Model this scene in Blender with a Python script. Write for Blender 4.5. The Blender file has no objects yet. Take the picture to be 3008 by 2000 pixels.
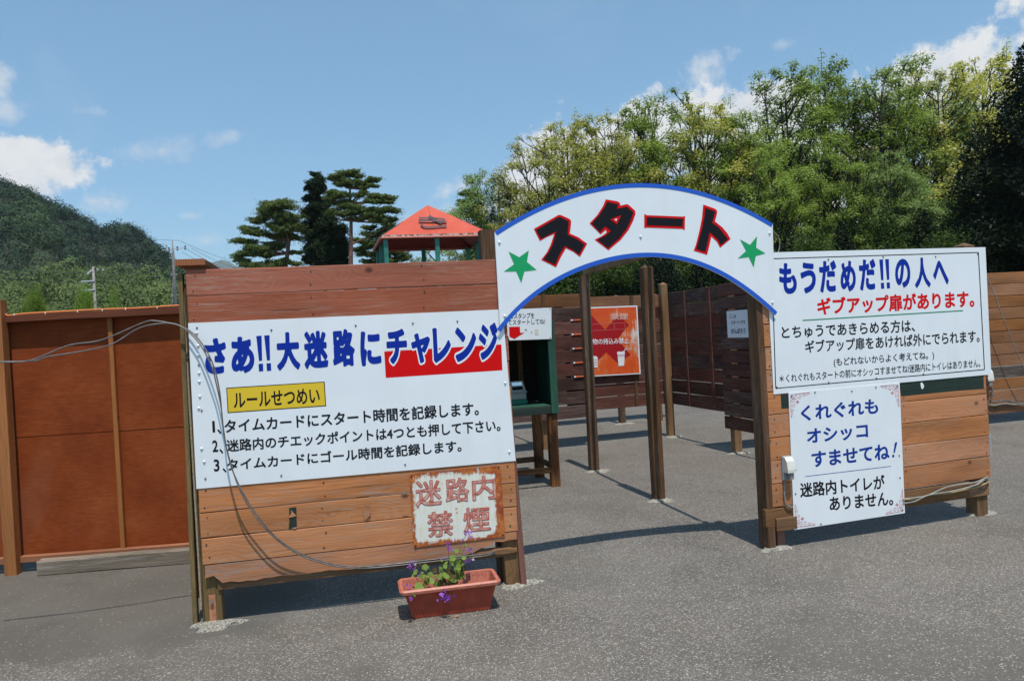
import bpy, bmesh, math, random
import numpy as np
from mathutils import Vector, Matrix

random.seed(7)
SC = bpy.context.scene
COL = SC.collection
rad = math.radians

# ------------------------------------------------------------------ camera, sky, sun
FPX, HOR, TILT, EYE = 2285.0, 985.0, 0.055, 1.5      # focal length in photo pixels, horizon row, horizon slope, eye height
PIT, ROL = math.atan((1000 - HOR) / FPX), math.atan(TILT)
_r0 = Vector((1, 0, 0)); _u0 = Vector((0, math.sin(PIT), math.cos(PIT))); CF = Vector((0, math.cos(PIT), -math.sin(PIT)))
CR = _r0 * math.cos(ROL) - _u0 * math.sin(ROL)
CU = _r0 * math.sin(ROL) + _u0 * math.cos(ROL)
cam_d = bpy.data.cameras.new("camera"); cam = bpy.data.objects.new("camera", cam_d); COL.objects.link(cam)
m = Matrix.Identity(4)
for i, a in enumerate((CR, CU, -CF)):
    for j in range(3): m[j][i] = a[j]
m[2][3] = EYE
cam.matrix_world = m
cam_d.sensor_width = 36; cam_d.sensor_fit = 'HORIZONTAL'; cam_d.lens = 36 * FPX / 3008
cam_d.clip_start = 0.05; cam_d.clip_end = 12000
SC.camera = cam

SUN_EL, SUN_AZ = 69.0, 15.7
world = bpy.data.worlds.new("World"); SC.world = world; world.use_nodes = True
wt = world.node_tree; wt.nodes.clear()

def node(t, typ, **kw):
    n = t.nodes.new(typ)
    for k, v in kw.items():
        if k.startswith("i_"):
            key = k[2:]
            key = int(key) if key.isdigit() else key.replace("_", " ")
            n.inputs[key].default_value = v
        else: setattr(n, k, v)
    return n
def link(t, a, b): t.links.new(a, b)
def mth(t, op, a, b=None, c=None, clamp=False):
    n = t.nodes.new("ShaderNodeMath"); n.operation = op; n.use_clamp = clamp
    for i, x in enumerate((a, b, c)):
        if x is None: continue
        if isinstance(x, (int, float)): n.inputs[i].default_value = x
        else: t.links.new(x, n.inputs[i])
    return n.outputs[0]
def ramp(t, fac, pts, interp='LINEAR'):
    n = t.nodes.new("ShaderNodeValToRGB"); cr = n.color_ramp; cr.interpolation = interp
    while len(cr.elements) < len(pts): cr.elements.new(0.5)
    for e, (p, c) in zip(cr.elements, pts):
        e.position = p
        e.color = (c, c, c, 1) if isinstance(c, (int, float)) else (*c, 1)
    t.links.new(fac, n.inputs[0]); return n.outputs[0]
def mix(t, fac, a, b, mode='MIX'):
    n = t.nodes.new("ShaderNodeMix"); n.data_type = 'RGBA'; n.blend_type = mode
    for i, x in ((0, fac), (6, a), (7, b)):
        if isinstance(x, (int, float)): n.inputs[i].default_value = x
        elif isinstance(x, tuple): n.inputs[i].default_value = (*x, 1) if len(x) == 3 else x
        else: t.links.new(x, n.inputs[i])
    return n.outputs[2]

def photo_dir(px, py):
    return (CF + CR * ((px - 1504) / FPX) - CU * ((py - 1000) / FPX))

sky = node(wt, "ShaderNodeTexSky", sky_type='NISHITA', sun_disc=False)
sky.sun_elevation = rad(SUN_EL); sky.sun_rotation = rad(180 - SUN_AZ)
sky.air_density = 1.0; sky.dust_density = .9; sky.ozone_density = 1.3; sky.altitude = 300
tc = node(wt, "ShaderNodeTexCoord")
D3 = tc.outputs["Generated"]
nz1 = node(wt, "ShaderNodeTexNoise", i_Scale=9.0, i_Detail=7.0, i_Roughness=0.58); link(wt, D3, nz1.inputs[0])
nz2 = node(wt, "ShaderNodeTexNoise", i_Scale=26.0, i_Detail=9.0, i_Roughness=0.68); link(wt, D3, nz2.inputs[0])
nn = mth(wt, 'ADD', mth(wt, 'MULTIPLY', mth(wt, 'SUBTRACT', nz1.outputs[0], 0.5), 2.6), mth(wt, 'MULTIPLY', mth(wt, 'SUBTRACT', nz2.outputs[0], 0.5), 2.8))
# clouds: centre in the sky, half width, half height, density, tilt
CLOUDS = [((85, 480), .062, .030, 1.0, 0), ((20, 530), .06, .025, .9, 0), ((318, 597), .030, .012, .7, .15), ((478, 445), .036, .018, .45, .1), ((660, 405), .028, .010, .35, .4),
          ((268, 330), .026, .009, .45, 0), ((0, 215), .012, .026, .6, 0), ((25, 330), .02, .014, .5, 0), ((1362, 540), .034, .014, .8, .15),
          ((2065, 195), .034, .022, .75, .3), ((2300, 135), .014, .008, .3, 0), ((610, 705), .04, .010, .3, 0), ((560, 635), .016, .005, .3, 0), ((1330, 640), .05, .016, .55, .1),
          ((2270, 318), .085, .034, 1.0, .1), ((2230, 470), .12, .07, 1.0, .1), ((1890, 400), .10, .045, 1.0, .3), ((1700, 490), .12, .06, 1.0, .35), ((1590, 500), .06, .045, .9, .4),
          ((2950, 225), .07, .030, 1.0, .1), ((2700, 360), .14, .075, 1.0, 0), ((2450, 560), .3, .10, .9, 0), ((3100, 330), .2, .10, 1.0, 0)]
acc = None
for (px, py), w, h, dens, tl in CLOUDS:
    d = photo_dir(px, py).normalized()
    rt = Vector((0, 0, 1)).cross(d).normalized() * -1; up = rt.cross(d).normalized()
    rt, up = rt * math.cos(tl) + up * math.sin(tl), up * math.cos(tl) - rt * math.sin(tl)
    def dot(v, k):
        n = node(wt, "ShaderNodeVectorMath", operation='DOT_PRODUCT'); link(wt, D3, n.inputs[0]); n.inputs[1].default_value = v * k
        return n.outputs["Value"]
    a = dot(rt, 1 / w); b = dot(up, 1 / h)
    fw = mth(wt, 'GREATER_THAN', dot(d, 1), 0.5)
    r2 = mth(wt, 'ADD', mth(wt, 'MULTIPLY', a, a), mth(wt, 'MULTIPLY', b, b))
    v = mth(wt, 'ADD', mth(wt, 'SUBTRACT', 1.0, mth(wt, 'SQRT', r2)), mth(wt, 'MULTIPLY', nn, 0.75 if dens > .85 else 1.15))
    v = mth(wt, 'MULTIPLY', mth(wt, 'MULTIPLY', v, 2.8 if dens > .85 else 1.0, clamp=True), dens)
    v = mth(wt, 'MULTIPLY', v, fw)
    acc = v if acc is None else mth(wt, 'MAXIMUM', acc, v)
# thin scattered wisps over the rest of the sky
nz3 = node(wt, "ShaderNodeTexNoise", i_Scale=3.2, i_Detail=8.0, i_Roughness=0.62, i_Distortion=.4); link(wt, D3, nz3.inputs[0])
wisp = ramp(wt, nz3.outputs[0], [(0.56, 0.0), (0.80, 0.45)])
acc = mth(wt, 'MAXIMUM', acc, mth(wt, 'MULTIPLY', wisp, 0.3))
shade = ramp(wt, nz2.outputs[0], [(0.35, (5.2, 5.5, 5.9)), (0.6, (6.3, 6.4, 6.5))])
skycol = mix(wt, .40, mix(wt, 1.0, sky.outputs[0], (.86, 1.14, 1.22), 'MULTIPLY'), (1.95, 3.55, 5.2))
bgcol = mix(wt, acc, skycol, shade)
bg = node(wt, "ShaderNodeBackground"); bg.inputs[1].default_value = 0.133
link(wt, bgcol, bg.inputs[0])
wo = node(wt, "ShaderNodeOutputWorld"); link(wt, bg.outputs[0], wo.inputs[0])

sun_d = bpy.data.lights.new("sun", 'SUN'); sun_d.energy = 4.3; sun_d.angle = rad(0.53); sun_d.color = (1.0, 0.955, 0.88)
sun = bpy.data.objects.new("sun", sun_d); COL.objects.link(sun); sun.rotation_euler = (rad(90 - SUN_EL), 0, rad(SUN_AZ)); sun.location = (0, 0, 30)
SC.view_settings.view_transform = 'Standard'; SC.view_settings.look = 'None'
SC.view_settings.gamma = 1; SC.view_settings.use_curve_mapping = False; SC.view_settings.exposure = 0.0
SC.cycles.max_bounces = 6; SC.cycles.transparent_max_bounces = 8
SC.cycles.volume_bounces = 0

# ------------------------------------------------------------------ helpers: places
def ray_z(px, py, z=0.0):
    d = photo_dir(px, py); t = (z - EYE) / d.z
    return Vector((d.x * t, d.y * t, z))
def at_depth(px, py, depth):
    d = photo_dir(px, py); k = depth / d.y
    return Vector((d.x * k, depth, EYE + d.z * k))

class Frame:
    """A vertical plane standing on the ground: s along it, y behind it, z up."""
    def __init__(f, a, b):
        f.o = Vector((a[0], a[1], 0)); e = Vector((b[0] - a[0], b[1] - a[1], 0)); f.L = e.length; f.e = e.normalized()
        f.n = Vector((-f.e.y, f.e.x, 0)); f.ang = math.atan2(f.e.y, f.e.x)
    def w(f, s, y=0.0, z=0.0): return f.o + f.e * s + f.n * y + Vector((0, 0, z))
    def px(f, x, y, yy=0.0):
        d = photo_dir(x, y); o = f.o + f.n * yy; t = o.dot(f.n) / (Vector((d.x, d.y, 0)).dot(f.n)); p = d * t
        return (Vector((p.x, p.y, 0)) - Vector((o.x, o.y, 0))).dot(f.e), p.z + EYE

def tag(o, label=None, cat=None, group=None, kind=None):
    if label: o["label"] = label
    if cat: o["category"] = cat
    if group: o["group"] = group
    if kind: o["kind"] = kind
    return o

class Thing:
    def __init__(t, name, label, cat, frame=None, at=(0, 0, 0), group=None, kind=None):
        t.f = frame; t.at = Vector(at)
        e = bpy.data.objects.new(name, None); COL.objects.link(e); e.empty_display_size = 0.2
        if frame: e.location = frame.w(*at); e.rotation_euler = (0, 0, frame.ang)
        else: e.location = at
        t.root = tag(e, label, cat, group, kind)

def link_mesh(name, me, mat, parent=None, loc=(0, 0, 0), rot=None):
    o = bpy.data.objects.new(name, me); COL.objects.link(o)
    if mat and not me.materials: me.materials.append(mat)
    if parent is not None: o.parent = parent
    o.location = loc
    if rot is not None: o.rotation_euler = rot
    return o
def mesh(vs, fs, smooth=False, name="m"):
    me = bpy.data.meshes.new(name); me.from_pydata([tuple(v) for v in vs], [], fs); me.update()
    if smooth: me.polygons.foreach_set("use_smooth", [True] * len(me.polygons))
    return me
def part(th, name, vs, fs, mat, smooth=False, parent=None, center=None):
    """vs are in the thing's frame coordinates (s, y, z); the part's origin goes to its centre."""
    vs = [Vector(v) for v in vs]
    c = Vector(center) if center else sum(vs, Vector()) / len(vs)
    base = c - th.at
    par = th.root
    if parent is not None:
        par = parent; base = c - Vector(parent["_c"]) if "_c" in parent else base
    o = link_mesh(name, mesh([v - c for v in vs], fs, smooth), mat, par, base)
    th.last = c
    return o
CEN = {}
def bar_verts(L, W, H, cham=.003, st=3, jit=.0, rng=random, axis='x', peak=0.0):
    """Bar with chamfered octagonal section lofted along its length, slightly irregular."""
    c = min(cham, W * .3, H * .3); vs = []; fs = []
    sec = [(-W/2 + c, -H/2), (W/2 - c, -H/2), (W/2, -H/2 + c), (W/2, H/2 - c), (W/2 - c, H/2), (-W/2 + c, H/2), (-W/2, H/2 - c), (-W/2, -H/2 + c)]
    for k in range(st):
        x = -L/2 + L * k / (st - 1)
        jy = rng.uniform(-jit, jit) * .6; t0 = rng.uniform(-jit, jit); t1 = rng.uniform(-jit, jit)
        for (a, b) in sec:
            vs.append((x, a + jy, b + (t1 if b > 0 else t0)))
    for k in range(st - 1):
        for i in range(8):
            j = (i + 1) % 8
            fs.append((k*8 + i, (k+1)*8 + i, (k+1)*8 + j, k*8 + j))
    fs.append(tuple(range(8)))
    n = (st - 1) * 8
    if peak:
        vs.append((L/2 + peak, 0, 0)); q = len(vs) - 1
        for i in range(8): fs.append((n + i, q, n + (i + 1) % 8))
    else: fs.append(tuple(n + i for i in reversed(range(8))))
    if axis == 'z': vs = [(v[1], v[2], v[0]) for v in vs]
    if axis == 'y': vs = [(v[1], v[0], v[2]) for v in vs]
    return vs, fs
def bar(th, name, c, L, W, H, mat, axis='x', cham=.003, st=3, jit=0.0, peak=0.0, parent=None, pc=None, rot=None):
    """c: centre in the frame; L along axis, W x H across (x: W=y depth, H=z height; z: W=s, H=y; y: W=s, H=z)."""
    vs, fs = bar_verts(L, W, H, cham, st, jit, random, axis, peak)
    par = parent if parent is not None else th.root
    base = Vector(c) - (Vector(pc) if pc is not None else th.at)
    return link_mesh(name, mesh(vs, fs), mat, par, base, rot)
def quadpart(th, name, pts, y, mat, parent=None, thick=0.0):
    vs = [(s, y, z) for s, z in pts]; n = len(vs); fs = [tuple(range(n))]
    if thick:
        vs += [(s, y + thick, z) for s, z in pts]; fs += [tuple(reversed(range(n, 2*n)))]
        fs += [(i, i + n, (i+1) % n + n, (i+1) % n) for i in range(n)]
    vs = [Vector(v) for v in vs]; c = sum(vs, Vector()) / len(vs)
    o = link_mesh(name, mesh([v - c for v in vs], fs), mat, th.root, c - th.at)
    return o
def tube_mesh(paths, r, sides=6, closed_ends=True):
    """paths: list of point lists; r: radius or list of radii per path point."""
    vs = []; fs = []
    for pts in paths:
        pts = [Vector(p) for p in pts]; n0 = len(vs)
        prev = None
        for k, p in enumerate(pts):
            t = (pts[min(k+1, len(pts)-1)] - pts[max(k-1, 0)]).normalized()
            if prev is None:
                a = t.orthogonal().normalized()
            else:
                a = (prev - t * prev.dot(t)); a = a.normalized() if a.length > 1e-6 else t.orthogonal().normalized()
            prev = a; b = t.cross(a)
            rr = r[k] if isinstance(r, (list, tuple)) else r
            for i in range(sides):
                q = 2 * math.pi * i / sides
                vs.append(p + a * (math.cos(q) * rr) + b * (math.sin(q) * rr))
        for k in range(len(pts) - 1):
            for i in range(sides):
                j = (i + 1) % sides
                fs.append((n0 + k*sides + i, n0 + k*sides + j, n0 + (k+1)*sides + j, n0 + (k+1)*sides + i))
        fs.append(tuple(n0 + i for i in reversed(range(sides)))); fs.append(tuple(n0 + (len(pts)-1)*sides + i for i in range(sides)))
    return vs, fs
def spline(pts, n=8):
    pts = [Vector(p) for p in pts]; out = []
    for i in range(len(pts) - 1):
        p0 = pts[max(i-1, 0)]; p1 = pts[i]; p2 = pts[i+1]; p3 = pts[min(i+2, len(pts)-1)]
        for k in range(n):
            t = k / n
            out.append(0.5 * ((2*p1) + (p2-p0)*t + (2*p0-5*p1+4*p2-p3)*t*t + (3*p1-p0-3*p2+p3)*t**3))
    out.append(pts[-1]); return out

# ------------------------------------------------------------------ materials
def new_mat(name):
    mt = bpy.data.materials.new(name); mt.use_nodes = True; t = mt.node_tree; t.nodes.clear()
    out = node(t, "ShaderNodeOutputMaterial"); b = node(t, "ShaderNodeBsdfPrincipled"); link(t, b.outputs[0], out.inputs[0])
    return mt, t, b
def setc(t, b, col):
    if isinstance(col, tuple): b.inputs["Base Color"].default_value = (*col, 1)
    else: link(t, col, b.inputs["Base Color"])
def bump(t, b, h, s=.4, d=.002):
    n = node(t, "ShaderNodeBump"); n.inputs["Strength"].default_value = s; n.inputs["Distance"].default_value = d
    link(t, h, n.inputs["Height"]); link(t, n.outputs[0], b.inputs["Normal"])
def plain(name, col, rough=.5, spec=.5, metal=0.0, var=.0, scale=30, coat=0):
    mt, t, b = new_mat(name)
    b.inputs["Roughness"].default_value = rough; b.inputs["Metallic"].default_value = metal; b.inputs["Specular IOR Level"].default_value = spec
    if coat: b.inputs["Coat Weight"].default_value = coat
    if var:
        g = node(t, "ShaderNodeTexCoord"); n = node(t, "ShaderNodeTexNoise", i_Scale=scale, i_Detail=5.0); link(t, g.outputs["Object"], n.inputs[0])
        c = ramp(t, n.outputs[0], [(0.3, tuple(x * (1 - var) for x in col)), (0.7, tuple(min(1, x * (1 + var)) for x in col))])
        setc(t, b, c); bump(t, b, n.outputs[0], .15)
    else: setc(t, b, col)
    return mt
def wood(name, c1, c2, dark=(.03, .018, .012), axis='x', worn=0.0, worn_col=(.32, .29, .26), rough=.75, knots=.5, tone=.25, hue=None, stain=.35, nails=False, fine=1.0):
    """Board: grain streaks run along the board's length, every board has its own offset, tone and knots."""
    mt, t, b = new_mat(name)
    g = node(t, "ShaderNodeTexCoord"); oi = node(t, "ShaderNodeObjectInfo")
    off = node(t, "ShaderNodeVectorMath", operation='ADD'); link(t, g.outputs["Object"], off.inputs[0])
    mu = node(t, "ShaderNodeVectorMath", operation='SCALE'); mu.inputs[0].default_value = (37.1, 11.7, 23.3); link(t, oi.outputs["Random"], mu.inputs["Scale"])
    link(t, mu.outputs[0], off.inputs[1])
    def scaled(sl, sc):
        n = node(t, "ShaderNodeVectorMath", operation='MULTIPLY'); link(t, off.outputs[0], n.inputs[0])
        n.inputs[1].default_value = {'x': (sl, sc, sc), 'z': (sc, sc, sl), 'y': (sc, sl, sc)}[axis]; return n.outputs[0]
    # knots
    kv = node(t, "ShaderNodeTexVoronoi", feature='F1', i_Scale=1.0, i_Randomness=1.0); link(t, scaled(5.0, 7.0), kv.inputs[0])
    kn = ramp(t, kv.outputs["Distance"], [(0.035, 1.0), (0.09, .75), (0.15, 0.0)])
    sep = node(t, "ShaderNodeSeparateColor"); link(t, kv.outputs["Color"], sep.inputs[0])
    pick = mth(t, 'GREATER_THAN', sep.outputs[0], 1 - knots * .8)
    kn = mth(t, 'MULTIPLY', kn, pick)
    # warped grain
    low = node(t, "ShaderNodeTexNoise", i_Scale=1.0, i_Detail=3.0); link(t, scaled(1.2, 5.0), low.inputs[0])
    wv = node(t, "ShaderNodeTexWave", wave_type='BANDS', bands_direction={'x': 'Z', 'z': 'X', 'y': 'Z'}[axis], i_Scale=14.0 * fine, i_Distortion=0.0, i_Detail=0.0)
    addv = node(t, "ShaderNodeVectorMath", operation='ADD'); link(t, off.outputs[0], addv.inputs[0])
    comb = node(t, "ShaderNodeCombineXYZ")
    wob = mth(t, 'ADD', mth(t, 'MULTIPLY', low.outputs[0], .30), mth(t, 'MULTIPLY', kv.outputs["Distance"], mth(t, 'MULTIPLY', pick, -.10)))
    for i in range(3): link(t, wob, comb.inputs[i])
    link(t, comb.outputs[0], addv.inputs[1]); link(t, addv.outputs[0], wv.inputs[0])
    gr = node(t, "ShaderNodeTexNoise", i_Scale=1.0, i_Detail=7.0, i_Roughness=.62); link(t, scaled(2.2, 75.0 * fine), gr.inputs[0])
    gf = mth(t, 'ADD', mth(t, 'MULTIPLY', wv.outputs["Fac"], .16), mth(t, 'MULTIPLY', gr.outputs[0], .80))
    col = ramp(t, gf, [(0.22, c2), (0.68, c1)])
    lo2 = ramp(t, low.outputs[0], [(0.3, 1 - stain), (0.62, 1.06)])
    cc = node(t, "ShaderNodeCombineColor")
    for i in range(3): link(t, lo2, cc.inputs[i])
    col = mix(t, 1.0, col, cc.outputs[0], 'MULTIPLY')
    if worn:
        wn = node(t, "ShaderNodeTexNoise", i_Scale=1.0, i_Detail=8.0, i_Roughness=.7); link(t, scaled(5.0, 120.0), wn.inputs[0])
        wl = node(t, "ShaderNodeTexNoise", i_Scale=1.0, i_Detail=3.0); link(t, scaled(1.5, 6.0), wl.inputs[0])
        f = mth(t, 'MULTIPLY', ramp(t, wn.outputs[0], [(.50, 0.0), (.60, 1.0)]), ramp(t, wl.outputs[0], [(.40, 0.0), (.62, 1.0)]))
        col = mix(t, mth(t, 'MULTIPLY', f, worn), col, worn_col)
    col = mix(t, mth(t, 'MULTIPLY', kn, .8), col, dark)
    ck = node(t, "ShaderNodeTexNoise", i_Scale=1.0, i_Detail=3.0); link(t, scaled(1.6, 95.0), ck.inputs[0])
    col = mix(t, ramp(t, ck.outputs[0], [(.66, 0.0), (.74, .65)]), col, dark)
    # own tone per board
    tn = node(t, "ShaderNodeHueSaturation"); link(t, col, tn.inputs["Color"])
    link(t, mth(t, 'ADD', mth(t, 'MULTIPLY', oi.outputs["Random"], 2 * tone), 1 - tone), tn.inputs["Value"])
    wnz = node(t, "ShaderNodeTexWhiteNoise", noise_dimensions='1D'); link(t, oi.outputs["Random"], wnz.inputs["W"])
    link(t, mth(t, 'ADD', mth(t, 'MULTIPLY', wnz.outputs["Value"], .14), .92), tn.inputs["Saturation"])
    setc(t, b, tn.outputs[0])
    b.inputs["Roughness"].default_value = rough; b.inputs["Specular IOR Level"].default_value = .14
    bump(t, b, mth(t, 'SUBTRACT', gf, mth(t, 'MULTIPLY', kn, .4)), .35, .003)
    return mt

M_RED = wood("red_stained_board", (.42, .140, .084), (.30, .092, .055), worn=.6, worn_col=(.42, .30, .24), tone=.08, knots=.35, stain=.25)
M_ORG = wood("orange_board", (.56, .242, .108), (.40, .158, .068), worn=.6, worn_col=(.36, .28, .21), tone=.09, knots=.45, stain=.25)
M_ORG_OLD = wood("weathered_orange_board", (.56, .235, .105), (.38, .155, .070), worn=.85, worn_col=(.27, .25, .23), tone=.1, knots=.5, stain=.4)
M_FRAME = wood("weathered_frame_board", (.26, .135, .062), (.14, .07, .034), worn=.4, worn_col=(.22, .18, .14), tone=.12, knots=.5)
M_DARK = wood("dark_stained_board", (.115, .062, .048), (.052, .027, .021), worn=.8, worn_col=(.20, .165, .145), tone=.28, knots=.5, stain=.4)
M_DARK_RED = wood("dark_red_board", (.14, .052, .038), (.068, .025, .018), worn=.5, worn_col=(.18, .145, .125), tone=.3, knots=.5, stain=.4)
M_MID = wood("brown_top_board", (.27, .12, .05), (.15, .062, .028), worn=.4, worn_col=(.2, .16, .13), tone=.15)
M_FAR = wood("far_brown_board", (.36, .155, .062), (.22, .09, .036), worn=.35, worn_col=(.2, .17, .15), tone=.2, knots=.4)
M_FAR_GREY = wood("far_grey_board", (.12, .09, .075), (.06, .045, .038), worn=.6, tone=.1)
M_POST = wood("dark_post", (.17, .088, .044), (.070, .036, .020), axis='z', worn=.75, worn_col=(.20, .165, .135), tone=.15, knots=.3, stain=.45)
M_POST_BR = wood("brown_post", (.27, .15, .065), (.14, .07, .032), axis='z', worn=.5, worn_col=(.24, .2, .16), tone=.15, knots=.3, stain=.4)
M_POST_RED = wood("red_trim", (.25, .125, .095), (.17, .08, .06), axis='z', tone=.08, knots=.1, stain=.25)
M_OLIVE = wood("treated_post", (.23, .155, .062), (.12, .078, .032), axis='z', tone=.08, knots=.5, stain=.4)
M_ORPOST = wood("orange_post", (.42, .15, .028), (.27, .085, .018), axis='z', tone=.08, knots=.4, stain=.3)
M_RAIL = wood("reddish_rail", (.36, .145, .07), (.25, .09, .045), tone=.08, knots=.2, stain=.2)
M_RAILTOP = wood("top_rail", (.17, .058, .034), (.11, .038, .022), tone=.05, knots=.2, stain=.2)
M_GREYT = wood("grey_timber", (.29, .235, .18), (.15, .115, .08), dark=(.08, .04, .015), worn=.5, worn_col=(.4, .36, .32), tone=.05, knots=.5, stain=.5)
M_BURNT = wood("scorched_leg", (.42, .165, .048), (.030, .014, .008), axis='z', tone=.1, knots=.2, stain=.85)
M_BURNT_X = wood("scorched_rail", (.20, .11, .055), (.030, .016, .010), tone=.1, knots=.2, stain=.8)
M_GREENW = wood("green_painted_wood", (.030, .105, .068), (.016, .062, .042), axis='z', tone=.05, knots=.0, stain=.35, dark=(.01, .03, .02))
M_GREENP = wood("dark_green_paint", (.036, .058, .046), (.022, .038, .032), tone=.05, knots=0, stain=.4, worn=.3, worn_col=(.09, .1, .09))
M_INSIDE = wood("dark_inside_board", (.035, .022, .014), (.012, .008, .006), tone=.1)
M_PLYEDGE = plain("plywood_edge", (.33, .29, .20), .8, var=.3, scale=60)
M_CAPEND = None

def ply_mat():
    mt, t, b = new_mat("stained_plywood")
    g = node(t, "ShaderNodeTexCoord"); oi = node(t, "ShaderNodeObjectInfo")
    off = node(t, "ShaderNodeVectorMath", operation='ADD'); link(t, g.outputs["Object"], off.inputs[0])
    mu = node(t, "ShaderNodeVectorMath", operation='SCALE'); mu.inputs[0].default_value = (17.1, 1.7, 9.3); link(t, oi.outputs["Random"], mu.inputs["Scale"]); link(t, mu.outputs[0], off.inputs[1])
    def sc(v):
        n = node(t, "ShaderNodeVectorMath", operation='MULTIPLY'); link(t, off.outputs[0], n.inputs[0]); n.inputs[1].default_value = v; return n.outputs[0]
    a = node(t, "ShaderNodeTexNoise", i_Scale=1.0, i_Detail=8.0, i_Roughness=.65, i_Distortion=.3); link(t, sc((14, 10, 90)), a.inputs[0])
    l = node(t, "ShaderNodeTexNoise", i_Scale=2.6, i_Detail=5.0, i_Roughness=.55); link(t, off.outputs[0], l.inputs[0])
    l2 = node(t, "ShaderNodeTexNoise", i_Scale=1.4, i_Detail=3.0); link(t, sc((2.2, 1, 1)), l2.inputs[0])
    f = mth(t, 'ADD', mth(t, 'MULTIPLY', a.outputs[0], .50), mth(t, 'MULTIPLY', l.outputs[0], .50))
    col = ramp(t, f, [(.33, (.15, .026, .006)), (.5, (.225, .046, .010)), (.68, (.30, .078, .022))])
    pale = ramp(t, l2.outputs[0], [(.56, 0.0), (.78, .25)])
    col = mix(t, pale, col, (.27, .13, .085))
    setc(t, b, col); b.inputs["Roughness"].default_value = .7; b.inputs["Specular IOR Level"].default_value = .15
    bump(t, b, a.outputs[0], .2); return mt
M_PLY = ply_mat()

def sign_white():
    mt, t, b = new_mat("white_sign_sheet")
    g = node(t, "ShaderNodeTexCoord"); n = node(t, "ShaderNodeTexNoise", i_Scale=2.5, i_Detail=6.0, i_Roughness=.6); link(t, g.outputs["Object"], n.inputs[0])
    n2 = node(t, "ShaderNodeTexNoise", i_Scale=22.0, i_Detail=6.0, i_Roughness=.7); link(t, g.outputs["Object"], n2.inputs[0])
    c = ramp(t, n.outputs[0], [(.3, (.735, .765, .785)), (.7, (.80, .825, .84))])
    c = mix(t, ramp(t, n2.outputs[0], [(.60, 0.0), (.8, .3)]), c, (.60, .58, .52))
    sv = node(t, "ShaderNodeVectorMath", operation='MULTIPLY'); link(t, g.outputs["Object"], sv.inputs[0]); sv.inputs[1].default_value = (9, 1, 1.1)
    n3 = node(t, "ShaderNodeTexNoise", i_Scale=1.0, i_Detail=4.0); link(t, sv.outputs[0], n3.inputs[0])
    c = mix(t, ramp(t, n3.outputs[0], [(.52, 0.0), (.8, .16)]), c, (.62, .60, .55))
    setc(t, b, c); b.inputs["Roughness"].default_value = .38; b.inputs["Specular IOR Level"].default_value = .4
    w = node(t, "ShaderNodeTexNoise", i_Scale=3.0, i_Detail=1.0); link(t, g.outputs["Object"], w.inputs[0]); bump(t, b, w.outputs[0], .12, .01)
    return mt
M_WHITE = sign_white()
M_BLUE = plain("blue_print", (.004, .028, .30), .5, .15)
M_BLUE2 = plain("blue_border_print", (.012, .095, .52), .4)
M_BLUE3 = plain("navy_print", (.008, .040, .27), .5, .15)
M_REDP = plain("red_print", (.66, .003, .004), .5, .15)
M_BLACK = plain("black_print", (.009, .009, .012), .55, .15)
M_DARKINK = plain("faded_ink", (.015, .022, .035), .6, .15)
M_YEL = plain("yellow_print", (.74, .50, .018), .5)
M_GRN = plain("green_print", (.0, .33, .10), .45)
M_GRN2 = plain("green_line", (.0, .22, .09), .5)
M_PINK = plain("pink_ornament_print", (.50, .19, .20), .6, var=.3, scale=40)
M_SCREW = plain("screw_head", (.16, .15, .15), .45, metal=.7, var=.2)
M_SCREWW = plain("white_cap", (.75, .77, .78), .35)
M_WHITEP = plain("white_print", (.80, .82, .83), .4)
M_PLAST = plain("ivory_plastic", (.66, .65, .58), .4, var=.05)
M_PLASTG = plain("grey_plastic", (.28, .32, .35), .45)
M_CLEAR = plain("smoked_plastic", (.24, .22, .22), .3)
M_CABLE = plain("black_cable", (.13, .12, .11), .35, var=.4, scale=25)
M_CABLEG = plain("grey_cable", (.24, .23, .20), .5, var=.25, scale=12)
M_CABLEO = plain("tan_cable", (.42, .27, .13), .55, var=.3, scale=15)
M_CEM = plain("pale_cement", (.27, .25, .21), .95, var=.6, scale=60)
M_GRAV = plain("gravel_patch", (.25, .23, .19), .95, var=.85, scale=110)
M_STEEL = plain("galvanised_bolt", (.45, .46, .47), .35, metal=.9)
M_TERRA = plain("shaded_terracotta", (.34, .050, .022), .55, var=.25, scale=12)  # darker than the rim: shade of the inward-sloping wall put into the colour
M_TERRAR = plain("terracotta_rim", (.43, .13, .083), .5, var=.2, scale=50)
M_SOIL = plain("potting_soil", (.075, .045, .028), .95, var=.6, scale=60)

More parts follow.
